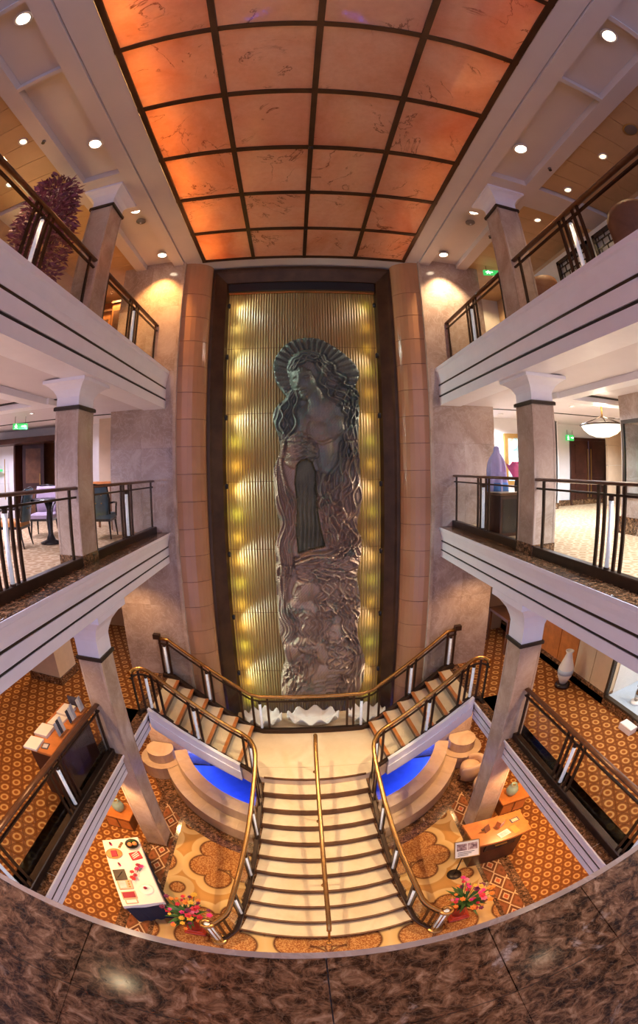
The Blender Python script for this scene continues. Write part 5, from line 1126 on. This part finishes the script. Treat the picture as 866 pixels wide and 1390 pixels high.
# big arrangements at the foot of the stairs
plain('red_glaze', (.42, .045, .02), .22, var=.2); plain('fl_orange', (.85, .25, .03), .5, var=.15); plain('fl_yellow', (.85, .50, .05), .5, var=.1); plain('fl_red', (.62, .02, .05), .5, var=.15); plain('fl_pink', (.85, .20, .35), .5, var=.12); plain('fl_plum', (.16, .01, .07), .5)
def arrangement(label, base, seed, lean):
    r = random.Random(seed); t = thing('flower_arrangement', label, 'flowers', base, 0, 'flower arrangements by the stairs')
    v = MB().lathe([(.10, .10), (.115, .13), (.075, .30), (.07, .42), (.095, .50), (.08, .50), (.06, .42)], (0, 0, 0), 20).build('vase', 'red_glaze', t)
    MB().bbox(-.17, .17, -.17, .17, 0, .06, .012).build('plinth', 'red_glaze', t); MB().bbox(-.13, .13, -.13, .13, .06, .10, .012).build('plinth_step', 'red_glaze', t)
    for k in range(40):
        a = r.uniform(0, 2*PI); q = .36*math.sqrt(r.random()); x, y, z = q*math.cos(a) + lean[0], q*math.sin(a) + lean[1], .66 + .30*r.random() - q*.35
        st2 = MB().tube([(0, 0, .46), (x*.5, y*.5, .60), (x, y, z)], .006, 5).build('stem', 'green_leaf', t)
        flower(MB(), (x, y, z), r.uniform(.035, .07), r.choice((5, 6, 8)), r.random()*3).build('bloom', r.choice(['fl_orange', 'fl_yellow', 'fl_red', 'fl_red', 'fl_pink', 'magenta', 'fl_plum', 'fl_orange']), t)
    for k in range(34):
        a = r.uniform(0, 2*PI); L = r.uniform(.2, .42); d = Vector((math.cos(a), math.sin(a), r.uniform(-.1, .9))).normalized(); sd = Vector((-math.sin(a), math.cos(a), 0))*.035; p0 = Vector((lean[0]*.4, lean[1]*.4, .55)); e = p0 + d*L; md = p0 + d*L*.55 + Vector((0, 0, .05))
        MB().add([p0, md + sd, e, md - sd, md + Vector((0, 0, -.012))], [(0, 1, 4), (1, 2, 4), (2, 3, 4), (3, 0, 4)], True).build('leaf', 'green_leaf', t)
    return t
arrangement('flower arrangement in a red vase between the buffet table and stair scroll', (-1.95, 2.38, L0+.007), 21, (.0, .06))
arrangement('flower arrangement in a red vase between the easel sign and stair scroll', (1.98, 2.38, L0+.007), 33, (.06, .08))
# display desk on the right
rd = wthing('display_desk', 'orange topped dark desk in front of the right column base', 'desk', (2.9, 3.6, L0))
MB().prism([(2.46, 3.42), (2.95, 3.38), (3.34, 3.40), (3.34, 3.86), (2.44, 3.90)], L0, L0+.85).build('body', 'dark_wood', rd)
MB().prism([(2.40, 3.36), (2.75, 3.32), (3.1, 3.31), (3.42, 3.34), (3.43, 3.90), (2.35, 3.96)], L0+.85, L0+.90).build('desk_top', 'orange_wood', rd)
dr = MB().box(2.62, 3.2, 3.375, 3.40, L0+.55, L0+.80).build('drawer', 'dark_lacquer', rd); MB().box(2.80, 3.02, 3.355, 3.377, L0+.67, L0+.685).build('handle', 'gold', dr)
RZ = L0 + .90
t = thing('card_box', 'orange and white carton standing on the display desk', 'box', (2.95, 3.70, RZ), .5); MB().bbox(-.07, .07, -.05, .05, 0, .15, .004).build('carton', 'orange_wood', t); MB().box(-.06, .06, -.054, -.05, .02, .12).build('label_panel', 'paper', t); MB().box(.07, .074, -.04, .04, .02, .12).build('side_panel', 'paper', t); MB().box(-.05, .05, -.056, -.054, .085, .11).build('printed_line', 'fl_orange', t)
sheet('picture_card', 'pale picture card lying on the front of the display desk', 2.94, 3.46, RZ, .22, .13, .008, .25, 'paper', 'card', 'paper_grey')
t = thing('brochure_easel', 'tilted brown brochure holder on the left of the display desk', 'holder', (2.68, 3.68, RZ), .45); MB().add([(-.06, -.06, .0), (.06, -.06, .0), (.06, .02, .13), (-.06, .02, .13), (-.06, -.05, .0), (.06, -.05, .0), (.06, .03, .13), (-.06, .03, .13)], [(0, 1, 2, 3), (7, 6, 5, 4), (0, 3, 7, 4), (1, 5, 6, 2), (3, 2, 6, 7), (0, 4, 5, 1)]).build('board', 'brown_leather', t); MB().box(-.05, .05, .02, .07, 0, .008).build('foot', 'brown_wood', t)
sheet('photo_leaflet', 'dark photo leaflet at the back right of the display desk', 3.24, 3.70, RZ, .17, .11, .006, .1, 'print_dark', 'leaflet', 'pink_card')
sheet('orange_sheet', 'orange sheet at the right of the display desk', 3.15, 3.48, RZ, .12, .2, .003, .2, 'fl_orange', 'sheet')
es = thing('easel_sign', 'white framed picture sign on an easel left of the display desk', 'sign', (2.19, 3.30, L0), -.15)
g = G('sign_pictures'); v = g.co((1, 1, 1)); g.set(col=g.ramp(g.noise(v, 16, 3), [(.35, (.10, .05, .06)), (.5, (.35, .22, .22)), (.65, (.6, .5, .48))]), rough=.5)
def tilt(m, a=-.9, z=1.03):      # lay the board back
    return [(x, y*math.cos(a) - zz*math.sin(a), z + y*math.sin(a) + zz*math.cos(a)) for x, y, zz in m.v]
m = MB().bbox(-.19, .19, -.012, .012, -.15, .15, .004); m.v = tilt(m); m.build('board', 'paper', es)
m = MB().box(-.165, -.005, -.015, -.0125, -.02, .11).box(.01, .165, -.015, -.0125, -.02, .11); m.v = tilt(m); m.build('pictures', 'sign_pictures', es)
m = MB().box(-.2, .2, -.014, .014, .15, .165).box(-.2, .2, -.014, .014, -.165, -.15).box(-.205, -.19, -.014, .014, -.165, .165).box(.19, .205, -.014, .014, -.165, .165); m.v = tilt(m); m.build('frame', 'gold', es)
m = MB()
for k in range(3): m.box(-.15, .12-.05*k, -.0145, -.0125, -.06-.03*k, -.048-.03*k)
m.v = tilt(m); m.build('text_lines', 'print_dark', es)
MB().tube([(0, .02, 1.0), (0, .03, .03)], .014, 8).build('pole', 'trim_bronze', es); MB().lathe([(.13, 0), (.13, .015), (.03, .03)], (0, .03, 0), 18).build('foot', 'trim_bronze', es)
# tub chairs by the pool, right
plain('cream_leather', (.68, .48, .30), .5, var=.06)
tub('cream tub chair beside the right pool rim, farther from the camera', (3.36, 6.03, L0+.005), -PI/2-.6, 'cream_leather', .62, .27, 'pool_tub_chair', 'cream tub chairs', 'brown_wood')
tub('cream tub chair beside the right pool rim, nearer the column', (3.44, 5.40, L0+.005), -PI/2-.6, 'cream_leather', .62, .27, 'pool_tub_chair', 'cream tub chairs', 'brown_wood')
# urn cabinets behind the columns
plain('celadon', (.30, .42, .38), .25, var=.12)
for s in (-1, 1):
    c = thing('low_cabinet', 'low brown wooden cabinet on the ground floor behind the %s column' % SIDE[s], 'cabinet', (s*3.78, 4.72, L0), 0, 'low cabinets')
    MB().bbox(-.28, .28, -.2, .2, 0, .40, .008).build('body', 'brown_wood', c); MB().bbox(-.31, .31, -.23, .23, .40, .44, .008).build('top', 'orange_wood', c)
    for k in (-.14, .14): d = MB().box(k-.12, k+.12, -.212, -.20, .05, .36).build('door', 'orange_wood', c); MB().sphere((k*.3, -.218, .22), .012, 8, 5).build('knob', 'gold', d)
    u = thing('celadon_urn', 'grey green urn standing on the low cabinet behind the %s column' % SIDE[s], 'urn', (s*3.74, 4.72, L0+.44), 0, 'celadon urns')
    MB().lathe([(.06, 0), (.10, .06), (.13, .16), (.10, .26), (.05, .30), (.065, .34), (.05, .34), (.035, .30)], (0, 0, 0), 22).build('body', 'celadon', u); MB().lathe([(.052, .295), (.058, .30), (.052, .305)], (0, 0, 0), 18).build('collar', 'gold', u)
# shelf with shell basins behind the landing
wall('trim_21', MB().box(-1.55, 1.6, 6.66, 7.40, -5.36, -5.21), 'bench_stone', 'stone shelf between the stair landing and the niche')
plain('shell_white', (.82, .78, .78), .45, var=.03)
for k, (x, w_) in enumerate(((-.98, .40), (.05, .54), (1.16, .40))):
    t = thing('shell_bowl', 'white wavy shell shaped bowl behind the landing rail, %s of three' % ['left', 'middle', 'right'][k], 'shell', (x, 7.02, -5.21), 0, 'white shell bowls'); rings = []
    for z, q in ((0, .45), (.06, .75), (.14, .93), (.20, 1.0), (.19, .94), (.11, .80), (.05, .5)):
        rings.append([(w_*q*math.cos(a), .30*q*math.sin(a), z*(1 + (.38*math.sin(9*a+1) if z > .1 else .1*math.sin(9*a+1)))) for a in [2*PI*j/54 for j in range(54)]])
    MB().loft(rings, smooth=True).build('shell', 'shell_white', t); MB().lathe([(w_*.5, -.0), (w_*.45, .02)], (0, 0, 0), 20).build('foot', 'shell_white', t).scale = (1, .55, 1)
wall('wall_back', MB().box(-9, -3.72, 10, 10.2, L0, L1-.4).box(3.72, 9, 10, 10.2, L0, L1-.4), 'warm_wall', 'far end walls of the ground floor')
wall('wall_left', MB().box(-7.2, -7.0, -3, 10, L0, L1-.4), 'warm_wall', 'left side wall of the ground floor'); wall('wall_right', MB().box(7.0, 7.2, -3, 10, L0, L1-.4), 'warm_wall', 'right side wall of the ground floor')
